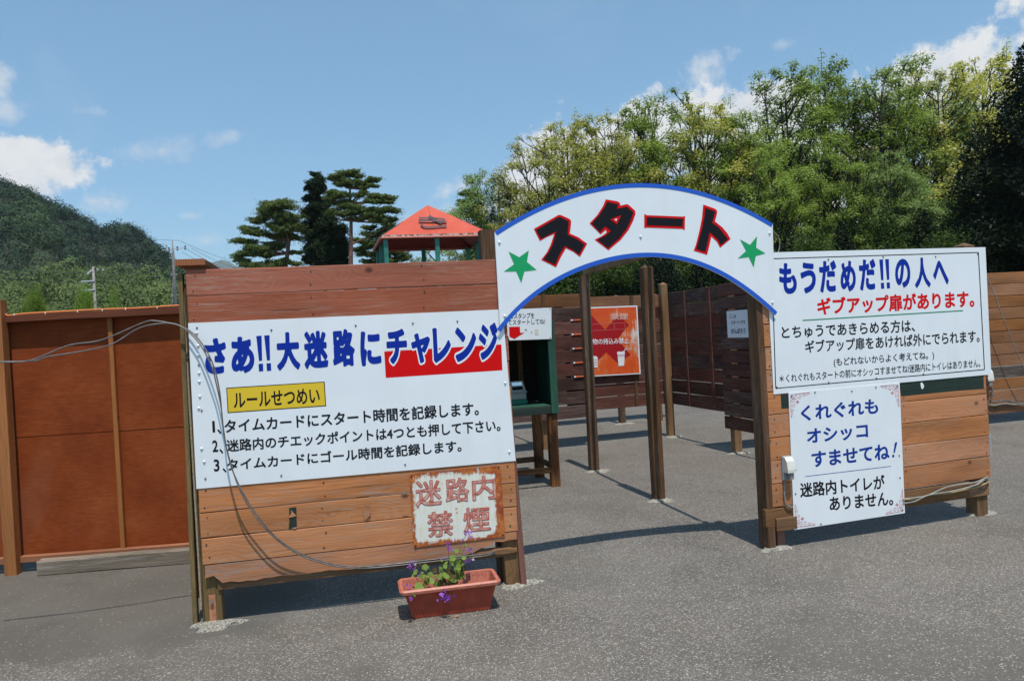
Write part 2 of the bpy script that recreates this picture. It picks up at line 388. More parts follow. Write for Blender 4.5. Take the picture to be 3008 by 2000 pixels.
def rust_sheet():
    mt, t, b = new_mat("rusty_enamel")
    g = node(t, "ShaderNodeTexCoord"); sx = node(t, "ShaderNodeSeparateXYZ"); link(t, g.outputs["Object"], sx.inputs[0])
    n = node(t, "ShaderNodeTexNoise", i_Scale=14.0, i_Detail=8.0, i_Roughness=.65); link(t, g.outputs["Object"], n.inputs[0])
    st = node(t, "ShaderNodeVectorMath", operation='MULTIPLY'); link(t, g.outputs["Object"], st.inputs[0]); st.inputs[1].default_value = (60, 1, 12)
    ns = node(t, "ShaderNodeTexNoise", i_Scale=1.0, i_Detail=5.0, i_Roughness=.6); link(t, st.outputs[0], ns.inputs[0])
    ex = mth(t, 'SUBTRACT', .262, mth(t, 'ABSOLUTE', sx.outputs[0])); ez = mth(t, 'SUBTRACT', .2, mth(t, 'ABSOLUTE', sx.outputs[2]))
    e = mth(t, 'MINIMUM', ex, ez)
    k = mth(t, 'SUBTRACT', e, mth(t, 'MULTIPLY', mth(t, 'SUBTRACT', mth(t, 'ADD', mth(t, 'MULTIPLY', n.outputs[0], .75), mth(t, 'MULTIPLY', ns.outputs[0], .25)), .5), .20))
    # right side rusts more
    k = mth(t, 'SUBTRACT', k, mth(t, 'MULTIPLY', mth(t, 'MAXIMUM', mth(t, 'SUBTRACT', sx.outputs[0], .14), 0.0), .35))
    rust = ramp(t, k, [(-.004, 1.0), (.006, .55), (.020, 0.0)])
    sp = node(t, "ShaderNodeTexVoronoi", i_Scale=26.0); link(t, g.outputs["Object"], sp.inputs[0])
    sc2 = node(t, "ShaderNodeSeparateColor"); link(t, sp.outputs["Color"], sc2.inputs[0])
    spots = mth(t, 'MULTIPLY', ramp(t, sp.outputs["Distance"], [(.08, 1.0), (.26, 0.0)]), ramp(t, mth(t, 'ADD', sc2.outputs[0], mth(t, 'MULTIPLY', n.outputs[0], .5)), [(.80, 0.0), (.95, 1.0)]))
    rust = mth(t, 'MAXIMUM', rust, spots)
    rc = ramp(t, n.outputs[0], [(.3, (.15, .022, .008)), (.5, (.33, .065, .012)), (.7, (.62, .22, .04))])
    wc = ramp(t, ns.outputs[0], [(.35, (.74, .76, .72)), (.75, (.68, .62, .44))])
    setc(t, b, mix(t, rust, wc, rc)); b.inputs["Roughness"].default_value = .6
    bump(t, b, rust, .3, .002); return mt
M_RUST = rust_sheet()
def faded(name, c, c2, sc=40, lo=.35, hi=.7):
    mt, t, b = new_mat(name)
    g = node(t, "ShaderNodeTexCoord"); n = node(t, "ShaderNodeTexNoise", i_Scale=sc, i_Detail=6.0, i_Roughness=.65); link(t, g.outputs["Object"], n.inputs[0])
    setc(t, b, ramp(t, n.outputs[0], [(lo, c), (hi, c2)])); b.inputs["Roughness"].default_value = .55; return mt
M_FADRED = faded("faded_red_paint", (.50, .12, .085), (.64, .42, .35), 30, .42, .62)
M_FADRED2 = faded("faded_red_letter", (.42, .07, .045), (.50, .14, .10), 25)
def orange_face():
    mt, t, b = new_mat("peeling_orange_print")
    g = node(t, "ShaderNodeTexCoord"); n = node(t, "ShaderNodeTexNoise", i_Scale=3.6, i_Detail=6.0, i_Roughness=.6); link(t, g.outputs["Object"], n.inputs[0])
    st = node(t, "ShaderNodeVectorMath", operation='MULTIPLY'); link(t, g.outputs["Object"], st.inputs[0]); st.inputs[1].default_value = (45, 1, 4)
    ns = node(t, "ShaderNodeTexNoise", i_Scale=1.0, i_Detail=6.0); link(t, st.outputs[0], ns.inputs[0])
    sx = node(t, "ShaderNodeSeparateXYZ"); link(t, g.outputs["Object"], sx.inputs[0])
    f = mth(t, 'ADD', mth(t, 'MULTIPLY', n.outputs[0], .75), mth(t, 'MULTIPLY', ns.outputs[0], .3))
    f = mth(t, 'ADD', f, mth(t, 'MULTIPLY', sx.outputs[0], .14))
    setc(t, b, ramp(t, f, [(.50, (.68, .080, .010)), (.60, (.70, .13, .025)), (.66, (.66, .42, .33)), (.72, (.70, .62, .57))]))
    b.inputs["Roughness"].default_value = .5; return mt
M_ORANGE = orange_face()

def ground_mat():
    mt, t, b = new_mat("exposed_aggregate_asphalt")
    g = node(t, "ShaderNodeTexCoord"); P = g.outputs["Object"]
    def vor(sc, feat='F1'):
        n = node(t, "ShaderNodeTexVoronoi", feature=feat, i_Scale=sc); link(t, P, n.inputs[0]); return n
    def noi(sc, d=5.0, r=.6, dist=0.0):
        n = node(t, "ShaderNodeTexNoise", i_Scale=sc, i_Detail=d, i_Roughness=r, i_Distortion=dist); link(t, P, n.inputs[0]); return n.outputs[0]
    v = vor(112.0); s = node(t, "ShaderNodeSeparateColor"); link(t, v.outputs["Color"], s.inputs[0])
    v2 = vor(190.0); s2 = node(t, "ShaderNodeSeparateColor"); link(t, v2.outputs["Color"], s2.inputs[0])
    big = noi(.55, 6.0, .6); mid = noi(2.3, 5.0, .6, .5); film = noi(.9, 4.0, .5, 1.0)
    sx = node(t, "ShaderNodeSeparateXYZ"); link(t, P, sx.inputs[0])
    # silt film lies thick on the left in front of the plywood fence and along the wall bases
    left = mth(t, 'MULTIPLY', ramp(t, mth(t, 'SUBTRACT', mth(t, 'MULTIPLY', sx.outputs[0], -1.0), mth(t, 'MULTIPLY', mid, .9)), [(.75, 0.0), (1.35, 1.0)]),
               ramp(t, mth(t, 'ADD', mth(t, 'MULTIPLY', sx.outputs[1], .25), mth(t, 'MULTIPLY', mth(t, 'SUBTRACT', mid, .5), .25)), [(.93, 0.0), (1.03, 1.0)]))
    silt = mth(t, 'MAXIMUM', left, ramp(t, film, [(.50, 0.0), (.72, .75)]))
    thr = mth(t, 'ADD', .58, mth(t, 'MULTIPLY', silt, .39))
    stones = mth(t, 'GREATER_THAN', s.outputs[0], thr)
    inner = ramp(t, v.outputs["Distance"], [(.30, 1.0), (.62, 0.0)])
    stones = mth(t, 'MULTIPLY', stones, inner)
    base = ramp(t, mth(t, 'ADD', mth(t, 'MULTIPLY', s2.outputs[1], .7), mth(t, 'MULTIPLY', big, .5)), [(.15, (.080, .069, .058)), (.55, (.124, .109, .093)), (.95, (.19, .165, .138))])
    base = mix(t, mth(t, 'MULTIPLY', silt, .72), base, (.104, .095, .080))
    brown = ramp(t, mid, [(.50, 0.0), (.75, .5)])
    base = mix(t, mth(t, 'MULTIPLY', brown, .6), base, (.115, .088, .066))
    wear = noi(1.35, 7.0, .68, .8); wl = ramp(t, wear, [(.32, .80), (.5, 1.0), (.70, 1.10)]); wc = node(t, "ShaderNodeCombineColor")
    for i in range(3): link(t, wl, wc.inputs[i])
    base = mix(t, 1.0, base, wc.outputs[0], 'MULTIPLY')
    st = noi(5.5, 3.0, .5); base = mix(t, ramp(t, st, [(.70, 0.0), (.80, .30)]), base, (.045, .040, .036))
    sc = ramp(t, s.outputs[1], [(0.0, (.18, .165, .145)), (.6, (.27, .252, .225)), (.93, (.42, .40, .365)), (1.0, (.36, .20, .12))])
    setc(t, b, mix(t, stones, base, sc)); b.inputs["Roughness"].default_value = .85; b.inputs["Specular IOR Level"].default_value = .35
    h = mth(t, 'ADD', mth(t, 'MULTIPLY', stones, .5), mth(t, 'MULTIPLY', s2.outputs[1], .5))
    bump(t, b, h, .45, .003); return mt
M_GROUND = ground_mat()

def leaf_mat(name, c1, c2, trans=.42, sc=.8, isl=.55):
    mt = bpy.data.materials.new(name); mt.use_nodes = True; t = mt.node_tree; t.nodes.clear()
    out = node(t, "ShaderNodeOutputMaterial"); b = node(t, "ShaderNodeBsdfPrincipled"); tr = node(t, "ShaderNodeBsdfTranslucent"); mx = node(t, "ShaderNodeMixShader")
    ge = node(t, "ShaderNodeNewGeometry"); g = node(t, "ShaderNodeTexCoord"); oi = node(t, "ShaderNodeObjectInfo")
    n = node(t, "ShaderNodeTexNoise", i_Scale=sc, i_Detail=3.0); link(t, g.outputs["Object"], n.inputs[0])
    f = mth(t, 'ADD', mth(t, 'MULTIPLY', ge.outputs["Random Per Island"], isl), mth(t, 'MULTIPLY', n.outputs[0], 1.1 - isl))
    c = ramp(t, f, [(.25, c2), (.85, c1)])
    hs = node(t, "ShaderNodeHueSaturation"); link(t, c, hs.inputs["Color"])
    link(t, mth(t, 'ADD', mth(t, 'MULTIPLY', oi.outputs["Random"], .3), .85), hs.inputs["Value"])
    link(t, hs.outputs[0], b.inputs["Base Color"]); b.inputs["Roughness"].default_value = .6; b.inputs["Specular IOR Level"].default_value = .12
    link(t, mix(t, 1.0, hs.outputs[0], (1.15, 1.2, .7), 'MULTIPLY'), tr.inputs[0])
    mx.inputs[0].default_value = trans; link(t, b.outputs[0], mx.inputs[1]); link(t, tr.outputs[0], mx.inputs[2]); link(t, mx.outputs[0], out.inputs[0])
    return mt
L_OLIVE = leaf_mat("olive_spring_leaf", (.52, .48, .14), (.28, .30, .07))
L_GREEN = leaf_mat("fresh_green_leaf", (.33, .41, .10), (.15, .22, .045))
L_PALE = leaf_mat("pale_green_leaf", (.32, .41, .16), (.16, .23, .075))
L_BUSH = leaf_mat("shade_green_leaf", (.10, .15, .035), (.03, .055, .015), .3)
L_DARK = leaf_mat("cedar_needles", (.018, .032, .014), (.005, .010, .005), .05)
L_PINE = leaf_mat("pine_needles", (.24, .29, .10), (.075, .115, .042), .3, 1.6)
L_CONI = leaf_mat("dark_conifer_needles", (.055, .09, .042), (.02, .036, .02), .15, 1.2)
L_BRIGHT = leaf_mat("bright_leaf", (.24, .33, .05), (.12, .19, .03))
L_HILL = leaf_mat("hill_dark_leaf", (.036, .076, .036), (.002, .007, .007), .03, .13, .12)  # wide near-black noise paints the shaded gaps between crowns
L_HILL2 = leaf_mat("hill_mid_leaf", (.080, .140, .048), (.008, .022, .012), .06, .13, .12)  # dark gaps between crowns painted by the same wide noise
L_HILLG = leaf_mat("foot_light_leaf", (.21, .27, .085), (.045, .075, .026), .12, .20, .12)
M_BARK = plain("dark_bark", (.030, .023, .019), .9, var=.4, scale=6)
M_BARKR = plain("red_pine_bark", (.15, .075, .050), .9, var=.4, scale=6)

# ------------------------------------------------------------------ lettering
_gc = {}
def _char_outline(ch):
    """advance and outline segments of one character of the built-in font"""
    k = ("o", ch)
    if k not in _gc:
        def segs(txt):
            c = bpy.data.curves.new("t", 'FONT'); c.body = txt; c.resolution_u = 4; c.fill_mode = 'NONE'; o = bpy.data.objects.new("t", c); COL.objects.link(o)
            dg = bpy.context.evaluated_depsgraph_get(); ev = o.evaluated_get(dg); me = ev.to_mesh()
            v = np.array([(p.co.x, p.co.y) for p in me.vertices]); e = np.array([tuple(q.vertices) for q in me.edges]).reshape(-1, 2)
            ev.to_mesh_clear(); bpy.data.objects.remove(o); bpy.data.curves.remove(c); return v, e
        v, e = segs(ch); v2, _ = segs(ch + "一"); v1, _ = segs("一")
        _gc[k] = (v2[:, 0].max() - v1[:, 0].max(), v, e)
    return _gc[k]
def _char_poly(ch, off, n=72):
    """closed outlines of the character after its strokes were widened by off, corners rounded like painted lettering"""
    k = ("p", ch, round(off, 4))
    if k in _gc: return _gc[k]
    adv, v, e = _char_outline(ch)
    m_ = abs(off) + .03; x0, y0 = v.min(0) - m_; x1, y1 = v.max(0) + m_; st = max(x1 - x0, y1 - y0) / n
    gx = np.arange(x0, x1 + st, st); gy = np.arange(y0, y1 + st, st); X, Y = np.meshgrid(gx, gy); P = np.stack([X.ravel(), Y.ravel()], 1)
    A = v[e[:, 0]]; B = v[e[:, 1]]; D = B - A; LL = (D ** 2).sum(1) + 1e-12
    t_ = np.clip(((P[:, None] - A[None]) * D[None]).sum(2) / LL, 0, 1); d = np.sqrt((((A + t_[:, :, None] * D) - P[:, None]) ** 2).sum(2)).min(1)
    cr = ((A[None, :, 1] > P[:, None, 1]) != (B[None, :, 1] > P[:, None, 1]))
    xi = A[None, :, 0] + (P[:, None, 1] - A[None, :, 1]) / (D[None, :, 1] + 1e-12) * D[None, :, 0]
    inside = ((cr & (xi > P[:, None, 0])).sum(1) % 2) == 1
    F_ = (np.where(inside, d, -d) + off).reshape(X.shape)
    F_ = np.where(np.abs(F_) < 1e-6, 1e-6, F_); F_[0, :] = -1; F_[-1, :] = -1; F_[:, 0] = -1; F_[:, -1] = -1
    nxt = {}; pos = {}
    S = F_ > 0; ny, nx = F_.shape
    def pt(i, j, hor):   # crossing on the edge from (i,j) to the right (hor) or up
        key = (i, j, hor)
        if key not in pos:
            a = F_[i, j]; b = F_[i, j+1] if hor else F_[i+1, j]; t = a / (a - b)
            pos[key] = (gx[j] + (t * st if hor else 0), gy[i] + (0 if hor else t * st))
        return key
    cells = np.argwhere((S[:-1, :-1].astype(int) + S[1:, :-1] + S[:-1, 1:] + S[1:, 1:]) % 4 != 0)
    adj = {}
    for i, j in cells:
        i = int(i); j = int(j); c = (S[i, j], S[i, j+1], S[i+1, j+1], S[i+1, j])
        E_ = []
        if c[0] != c[1]: E_.append(pt(i, j, True))
        if c[1] != c[2]: E_.append(pt(i, j+1, False))
        if c[2] != c[3]: E_.append(pt(i+1, j, True))
        if c[3] != c[0]: E_.append(pt(i, j, False))
        prs = [(E_[0], E_[1])] if len(E_) == 2 else ([(E_[0], E_[1]), (E_[2], E_[3])] if not c[0] else [(E_[0], E_[3]), (E_[1], E_[2])])
        for a, b in prs: adj.setdefault(a, []).append(b); adj.setdefault(b, []).append(a)
    loops = []; seen = set()
    for s0 in adj:
        if s0 in seen: continue
        lp = [s0]; seen.add(s0); cur = s0
        while True:
            nx_ = [q for q in adj[cur] if q not in seen]
            if not nx_: break
            cur = nx_[0]; seen.add(cur); lp.append(cur)
        if len(lp) > 5:
            q = np.array([pos[z_] for z_ in lp]); keep = [0]
            for z_ in range(1, len(q) - 1):     # drop points on straight runs
                a, b, c = q[keep[-1]], q[z_], q[z_+1]
                if abs((b[0]-a[0])*(c[1]-a[1]) - (b[1]-a[1])*(c[0]-a[0])) > st * st * .10 : keep.append(z_)
            keep.append(len(q) - 1); loops.append(q[keep])
    _gc[k] = (adv, loops); return _gc[k]
def glyph(text, off=0.0):
    k = (text, off)
    if k not in _gc:
        c = bpy.data.curves.new("t", 'CURVE'); c.dimensions = '2D'; c.fill_mode = 'FRONT' if False else 'BOTH'; x = 0.0
        for ch in text:
            adv, loops = _char_poly(ch, off)
            for lp in loops:
                sp = c.splines.new('POLY'); sp.points.add(len(lp) - 1); sp.use_cyclic_u = True
                sp.points.foreach_set("co", np.column_stack([lp[:, 0] + x, lp[:, 1], np.zeros(len(lp)), np.ones(len(lp))]).ravel())
            x += adv
        o = bpy.data.objects.new("t", c); COL.objects.link(o)
        dg = bpy.context.evaluated_depsgraph_get(); ev = o.evaluated_get(dg); me = ev.to_mesh()
        v = np.array([(p.co.x, p.co.y) for p in me.vertices]); f = [tuple(p.vertices) for p in me.polygons]
        ev.to_mesh_clear(); bpy.data.objects.remove(o); bpy.data.curves.remove(c)
        _gc[k] = (v, f)
    return _gc[k]
class Zoom:
    """Pixel coordinates measured in an enlarged detail of the photograph."""
    def __init__(z, x0, y0, s): z.x0, z.y0, z.s = x0, y0, s
    def __call__(z, x, y): return z.x0 + x / z.s, z.y0 + y / z.s
def letters(th, name, text, zm, ext, y, mat, slope=-.06, lean=.05, off=0.0, ref=None, label=None, parent=None):
    """Lettering whose outline box on the sign is ext = (left, top, right, bottom) as measured on the photo."""
    xl, yt, xr, yb = ext; W, H = xr - xl, yb - yt
    l, s = abs(lean), abs(slope)
    w = (W - l * H) / (1 - l * s); h = (H - s * W) / (1 - l * s); h = max(h, H * .25)
    cx, cy = (xl + xr) / 2, (yt + yb) / 2
    def pix(u, v):   # u, v in -.5 .. .5
        return cx + u * w - v * h * lean, cy + u * w * slope - v * h
    fr = th.f
    c0 = fr.px(*zm(*pix(-.5, -.5)), y); c1 = fr.px(*zm(*pix(.5, -.5)), y); c2 = fr.px(*zm(*pix(-.5, .5)), y); c3 = fr.px(*zm(*pix(.5, .5)), y)
    V, Fc = glyph(text, off); R, _ = glyph(text, off if ref is None else ref)
    mn, mx = R.min(0), R.max(0); U = (V - mn) / (mx - mn)
    c0, c1, c2, c3 = map(np.array, (c0, c1, c2, c3))
    Q = (1-U[:, :1])*(1-U[:, 1:])*c0 + U[:, :1]*(1-U[:, 1:])*c1 + (1-U[:, :1])*U[:, 1:]*c2 + U[:, :1]*U[:, 1:]*c3
    vs = [Vector((a, y, b)) for a, b in Q]; c = sum(vs, Vector()) / len(vs)
    o = link_mesh(name, mesh([v - c for v in vs], Fc), mat, th.root, c - th.at)
    return o
def poly(th, name, zm, pts, y, mat, thick=0.0):
    return quadpart(th, name, [th.f.px(*zm(*p), y) for p in pts], y, mat, thick=thick)
def line(th, name, zm, a, b, wpx, y, mat):
    """a thin ruled line from a to b, wpx wide"""
    d = Vector((b[0] - a[0], b[1] - a[1])).normalized(); n = Vector((-d.y, d.x)) * wpx / 2
    return poly(th, name, zm, [(a[0] + n.x, a[1] + n.y), (b[0] + n.x, b[1] + n.y), (b[0] - n.x, b[1] - n.y), (a[0] - n.x, a[1] - n.y)], y, mat)
def dome(th, name, s, y, z, r, mat, d=.004, sides=8):
    vs = [(s + r * math.cos(2*math.pi*i/sides), y, z + r * math.sin(2*math.pi*i/sides)) for i in range(sides)]
    vs += [(s + .6*r * math.cos(2*math.pi*i/sides), y - d, z + .6*r * math.sin(2*math.pi*i/sides)) for i in range(sides)]
    fs = [(i, (i+1) % sides, sides + (i+1) % sides, sides + i) for i in range(sides)] + [tuple(range(sides, 2*sides))]
    return part(th, name, vs, fs, mat, True)

# ------------------------------------------------------------------ ground
gp = [(-60, -12), (60, -12), (900, 120), (900, 2000), (-900, 2000), (-900, 120)]
g = link_mesh("ground", mesh([(x, y, 0) for x, y in gp], [tuple(range(6))]), M_GROUND); tag(g, "grey brown asphalt yard with pale stone chips", "ground", kind="structure")

FL = Frame(ray_z(630, 1832), ray_z(1530, 1720))     # front wall left of the arch
FA = Frame(ray_z(1540, 1717), ray_z(2268, 1612))    # the arch
FR = Frame(ray_z(2272, 1613), ray_z(2895, 1514))    # front wall right of the arch
UL = Frame(ray_z(1609, 1320), ray_z(1975, 1283))    # inner wall across the passage
VS = Frame(ray_z(1975, 1283), ray_z(2169, 1330))    # inner wall on the right, running towards the viewer (s from D to P)
LF = Frame(ray_z(40, 1682), ray_z(560, 1640))       # plywood fence on the left
_a = ray_z(2895, 1247); RW = Frame(_a, _a + Vector((.966, .259, 0)))
GR = rad(14.5)

def cement(px, py, rx, ry, label, mat=M_CEM, h=.012, seed=0):
    rng = random.Random(seed); c = ray_z(px, py); n = 22; vs = []; 
    for k, (q, z) in enumerate(((1.0, .0), (.8, h), (.35, h * 1.25))):
        for i in range(n):
            a = 2 * math.pi * i / n; r = q * (1 + .22 * math.sin(3*a + seed) + rng.uniform(-.13, .13))
            vs.append((rx * r * math.cos(a), ry * r * math.sin(a), z + (rng.uniform(-.003, .004) if k else 0)))
    vs.append((0, 0, h * 1.2)); fs = []
    for k in range(2):
        for i in range(n): fs.append((k*n + i, k*n + (i+1) % n, (k+1)*n + (i+1) % n, (k+1)*n + i))
    for i in range(n): fs.append((2*n + i, 2*n + (i+1) % n, 3*n))
    o = link_mesh("cement_footing", mesh(vs, fs), mat, None, (c.x, c.y, .001), (0, 0, GR)); tag(o, label, "footing"); return o
cement(636, 1838, .14, .075, "pebbly gravel footing round the olive post at the left end of the front wall", M_GRAV, .016, 1)
cement(1525, 1716, .13, .07, "white cement footing under the red post right of the flower planter", seed=2)
cement(2278, 1612, .11, .06, "white cement footing under the post below the right end of the arch", seed=3)
cement(2880, 1508, .12, .07, "white cement footing under the far right end of the front wall", seed=4)
cement(1944, 1471, .11, .08, "white cement footing under the tall free post in the middle of the opening", seed=5)
cement(1758, 1385, .13, .08, "cement footing under the dark post with a spill of cement to its right", seed=6)
cement(1978, 1284, .12, .09, "cement footing under the brown post at the corner of the inner walls", seed=8)
cement(1832, 1245, .15, .09, "cement footing under the post seen beneath the orange sign wall", seed=9)
cement(2170, 1331, .12, .08, "cement footing under the short post below the small notice panel", seed=10)

# ------------------------------------------------------------------ walls
def nail(th, s, y, z, k=1):
    r = random.uniform(.0035, .006)
    vs = [(s + r * math.cos(a*math.pi/3), y, z + r*random.uniform(.8, 1.4) * math.sin(a*math.pi/3)) for a in range(6)]
    return vs

def front_planks(th, s0, s1, levels, mats, nails_at=(), y=-.011, th_y=.022, gap=.0035, jit=.0016):
    nv = []; nf = []
    for i in range(len(levels) - 1):
        z0, z1 = levels[i], levels[i+1]
        a = s0 + random.uniform(-.006, .004); b = s1 + random.uniform(-.004, .004)
        bar(th, "plank", ((a+b)/2, y + random.uniform(-.0015, .0015), (z0+z1)/2), b - a, th_y, (z1 - z0) - gap - random.uniform(0, .002), mats[i] if isinstance(mats, list) else mats, jit=jit, st=4)
        for s in nails_at:
            for q in (.22, .78):
                v = nail(th, s + random.uniform(-.012, .012), y - th_y/2 - .0022, z0 + (z1-z0)*q + random.uniform(-.01, .01)); n = len(nv); nv += v; nf.append(tuple(range(n, n+6)))
    if nv:
        o = part(th, "nail_head", nv, nf, M_NAIL); o["kind"] = "stuff"
M_NAIL = plain("rusty_nail", (.055, .028, .018), .8)

# ---- left front wall
t = Thing("plank_wall", "plank wall left of the arch, red stained above its big sign and orange below", "wall", FL, (0, 0, 0))
lv = [.335, .481, .622, .765, .91, 1.055, 1.20, 1.345, 1.49, 1.64, 1.811, 1.956]
front_planks(t, -.035, 1.735, lv, [M_ORG, M_ORG, M_ORG_OLD, M_ORG, M_ORG, M_ORG, M_RED, M_RED, M_RED, M_RED, M_RED], nails_at=(-.005, .62, 1.25, 1.70))
# lowest plank: broken lower corner on the left, rotten slit on the right
zz = []
N = 40
def low_edge(s):
    if s < .05: return .262 + .010 * math.sin(s * 110)
    if s > 1.42: return .226 + min(.06, (s - 1.42) * .32) + .006 * math.sin(s * 60)
    return .226 + .004 * math.sin(s * 23) + .003 * math.sin(s * 71)
vs = []; fs = []
for k in range(N + 1):
    s = -.03 + 1.755 * k / N; zb = low_edge(s)
    vs += [(s, -.022, zb), (s, -.022, .3315), (s, 0, .3315), (s, 0, zb)]
for k in range(N):
    for i in range(4): fs.append((4*k + i, 4*k + 4 + i, 4*k + 4 + (i+1) % 4, 4*k + (i+1) % 4))
fs += [(0, 1, 2, 3), (4*N + 3, 4*N + 2, 4*N + 1, 4*N)]
fs = [tuple(reversed(f)) for f in fs]
part(t, "plank", vs, fs, M_ORG_OLD)
bar(t, "bottom_rail", (.86, .010, .214), 1.66, .036, .056, M_FRAME, st=5, jit=.004)
# splintered strip under the rotten end
bar(t, "broken_batten", (1.555, -.006, .222), .34, .02, .030, M_FRAME, st=5, jit=.005)
for (s, w, h, mt) in ((-.005, .094, 1.93, M_OLIVE),):
    bar(t, "post", (s + .002, .05, h / 2), h, w, .09, mt, 'z', st=4, jit=.002)
bar(t, "post", (1.668, .05, .975), 1.95, .09, .09, M_POST_BR, 'z', st=4, jit=.002, rot=(0, -.028, 0))
bar(t, "middle_post", (.84, .05, 1.06), 1.75, .075, .075, M_POST, 'z')
bar(t, "corner_trim", (1.727, -.004, .945), 1.89, .036, .028, M_POST_RED, 'z', st=4, jit=.002, rot=(0, -.028, 0))
bar(t, "metal_strap", (-.004, -.0035, .088), .15, .036, .004, plain("copper_strap", (.42, .17, .09), .5, var=.4, scale=30), 'z')
bar(t, "bolt", (-.004, -.012, .128), .018, .016, .016, M_STEEL, 'y')
# paint patches and splinters on the third plank under the sign
Z4 = Zoom(500, 1300, 2.613)
poly(t, "paint_patch", Z4, [(912, 500), (968, 492), (972, 640), (968, 655), (908, 662), (915, 600)], -.0235, M_GREENP)
poly(t, "splinter", Z4, [(905, 575), (930, 540), (925, 515), (970, 560), (940, 570)], -.0265, M_ORG)
poly(t, "splinter", Z4, [(930, 655), (975, 645), (960, 660)], -.0265, M_ORG)
poly(t, "splinter", Z4, [(1478, 495), (1500, 470), (1535, 462), (1538, 530), (1530, 560), (1500, 600), (1485, 585)], -.0245, M_ORG)
poly(t, "splinter", Z4, [(1500, 600), (1540, 560), (1538, 575), (1510, 598)], -.0265, M_NAIL)

# side wall that runs back from the left end, seen edge on
SW = Frame(FL.w(-.10, .02), FL.w(-.10, .02) + FL.n * 1.45)
t = Thing("side_wall", "edge of the side wall running back from the front wall's left end, plywood between a board and a dark gap strip", "wall", FL, (-.09, .02, 0))
bar(t, "board_or_gap_strip", (-.086, .02, .975), 1.93, .024, .06, M_OLIVE, 'z', st=4, jit=.002, rot=(0, .014, 0))
bar(t, "plywood_sheet", (-.066, .66, .96), 1.30, .009, 1.75, M_PLYEDGE, 'y')
bar(t, "board_or_gap_strip", (-.056, .03, .95), 1.86, .008, .05, M_POST, 'z', st=4, jit=.002)  # dark strip standing in for the shaded gap between plywood and post
bar(t, "back_board", (-.088, .68, .98), 1.2, .020, 1.7, M_PLY, 'y')
# cap board with visible end grain
def endgrain():
    mt, tt, b = new_mat("orange_end_grain")
    g = node(tt, "ShaderNodeTexCoord"); w = node(tt, "ShaderNodeTexWave", wave_type='RINGS', rings_direction='Y', i_Scale=28.0, i_Distortion=1.5); link(tt, g.outputs["Object"], w.inputs[0])
    setc(tt, b, ramp(tt, w.outputs["Fac"], [(.2, (.20, .062, .018)), (.8, (.36, .125, .038))])); b.inputs["Roughness"].default_value = .7; return mt
M_CAP = endgrain()
bar(t, "cap_board", (-.012, .66, 1.995), 1.40, .155, .034, M_CAP, 'y', cham=.004)

# ---- right front wall
t = Thing("plank_wall", "orange plank wall right of the arch behind the two white toilet and give-up signs", "wall", FR, (0, 0, 0))
lv = [.278, .434, .583, .735, .886, 1.035, 1.18, 1.33, 1.48, 1.63, 1.78, 1.93]
front_planks(t, .004, 1.862, lv, M_ORG, nails_at=(.04, 1.10, 1.83))
bar(t, "bottom_rail", (.80, -.004, .212), 1.60 + .12, .034, .115, M_FRAME, st=5, jit=.004)
bar(t, "bottom_block", (.09, -.014, .165), .16, .04, .085, M_FRAME, st=3, jit=.003)
bar(t, "top_rail_board", (1.45, .0, .20), .80, .026, .10, M_FRAME, st=4, jit=.003)
bar(t, "post", (.075, .045, .98), 1.96, .06, .07, M_POST_RED, 'z', st=4, jit=.002)
bar(t, "post", (1.80, .055, .985), 1.97, .10, .10, M_POST_BR, 'z', st=4, jit=.002, peak=.025)
bar(t, "middle_post", (.95, .06, 1.04), 1.72, .08, .08, M_POST, 'z')
poly(t, "paint_patch", Zoom(2200, 1100, 2.8515), [(265, 166), (335, 160), (335, 283), (272, 287)], -.0235, M_GREENP)
poly(t, "paint_patch", Zoom(2200, 1100, 2.8515), [(1255, 68), (1965, -8), (1968, 118), (1745, 135), (1275, 182)], -.0235, M_GREENP)
poly(t, "paint_spot", Zoom(2200, 1100, 2.8515), [(1437, 72), (1446, 64), (1458, 75), (1468, 95), (1460, 118), (1448, 122), (1440, 100)], -.025, M_WHITEP)

# ---- arch uprights
t = Thing("arch_post", "dark brown post carrying the right end of the arch, beside the white outlet box", "post", FR, (-.028, .02, 0))
bar(t, "shaft", (-.022, .035, 1.03), 2.06, .045, .11, M_POST, 'z', st=5, jit=.002)
bar(t, "facing_board", (.002, .02, .92), 1.84, .010, .08, M_POST_RED, 'z', st=3)
t = Thing("arch_post", "weathered post rising behind the left shoulder of the arch", "post", FL, (1.69, .12, 0))
bar(t, "shaft", (1.675, .15, 1.075), 2.15, .09, .09, M_POST, 'z', st=5, jit=.003)

# ---- free standing posts and beams of the passage
def free_post(px, py, h, mat, label, peak=.03, name="post", w=.094):
    c = ray_z(px, py); f = Frame(c, c + Vector((math.cos(GR), math.sin(GR), 0)))
    t = Thing(name, label, "post", f, (0, .045, 0))
    bar(t, "shaft", (0, .045, h/2), h, w, w, mat, 'z', st=5, jit=.0025, peak=peak, cham=.006)
    return c, f
PB, _ = free_post(1750, 1385, 2.10, M_POST, "dark post between the ticket box and the orange sign, meeting the roof beam", 0.0)
PC, _ = free_post(1941, 1471, 2.02, M_POST, "tall free standing brown post with pointed top in the middle of the opening", .035)
PD, _ = free_post(1975, 1283, 2.08, M_POST_BR, "lighter brown post where the orange sign wall meets the wall with battens", .03)
free_post(1609, 1320, 1.95, M_POST_BR, "post behind the scorched legs of the ticket box", 0.0)
free_post(2171, 1331, 1.95, M_POST_BR, "short brown post visible below the panel with the small notice", 0.0)
free_post(1832, 1245, 2.03, M_POST, "dark post standing behind the wall of the orange sign", .02)
free_post(1940, 1236, 2.03, M_POST_BR, "weathered post whose top shows just right of the corner post", .02)
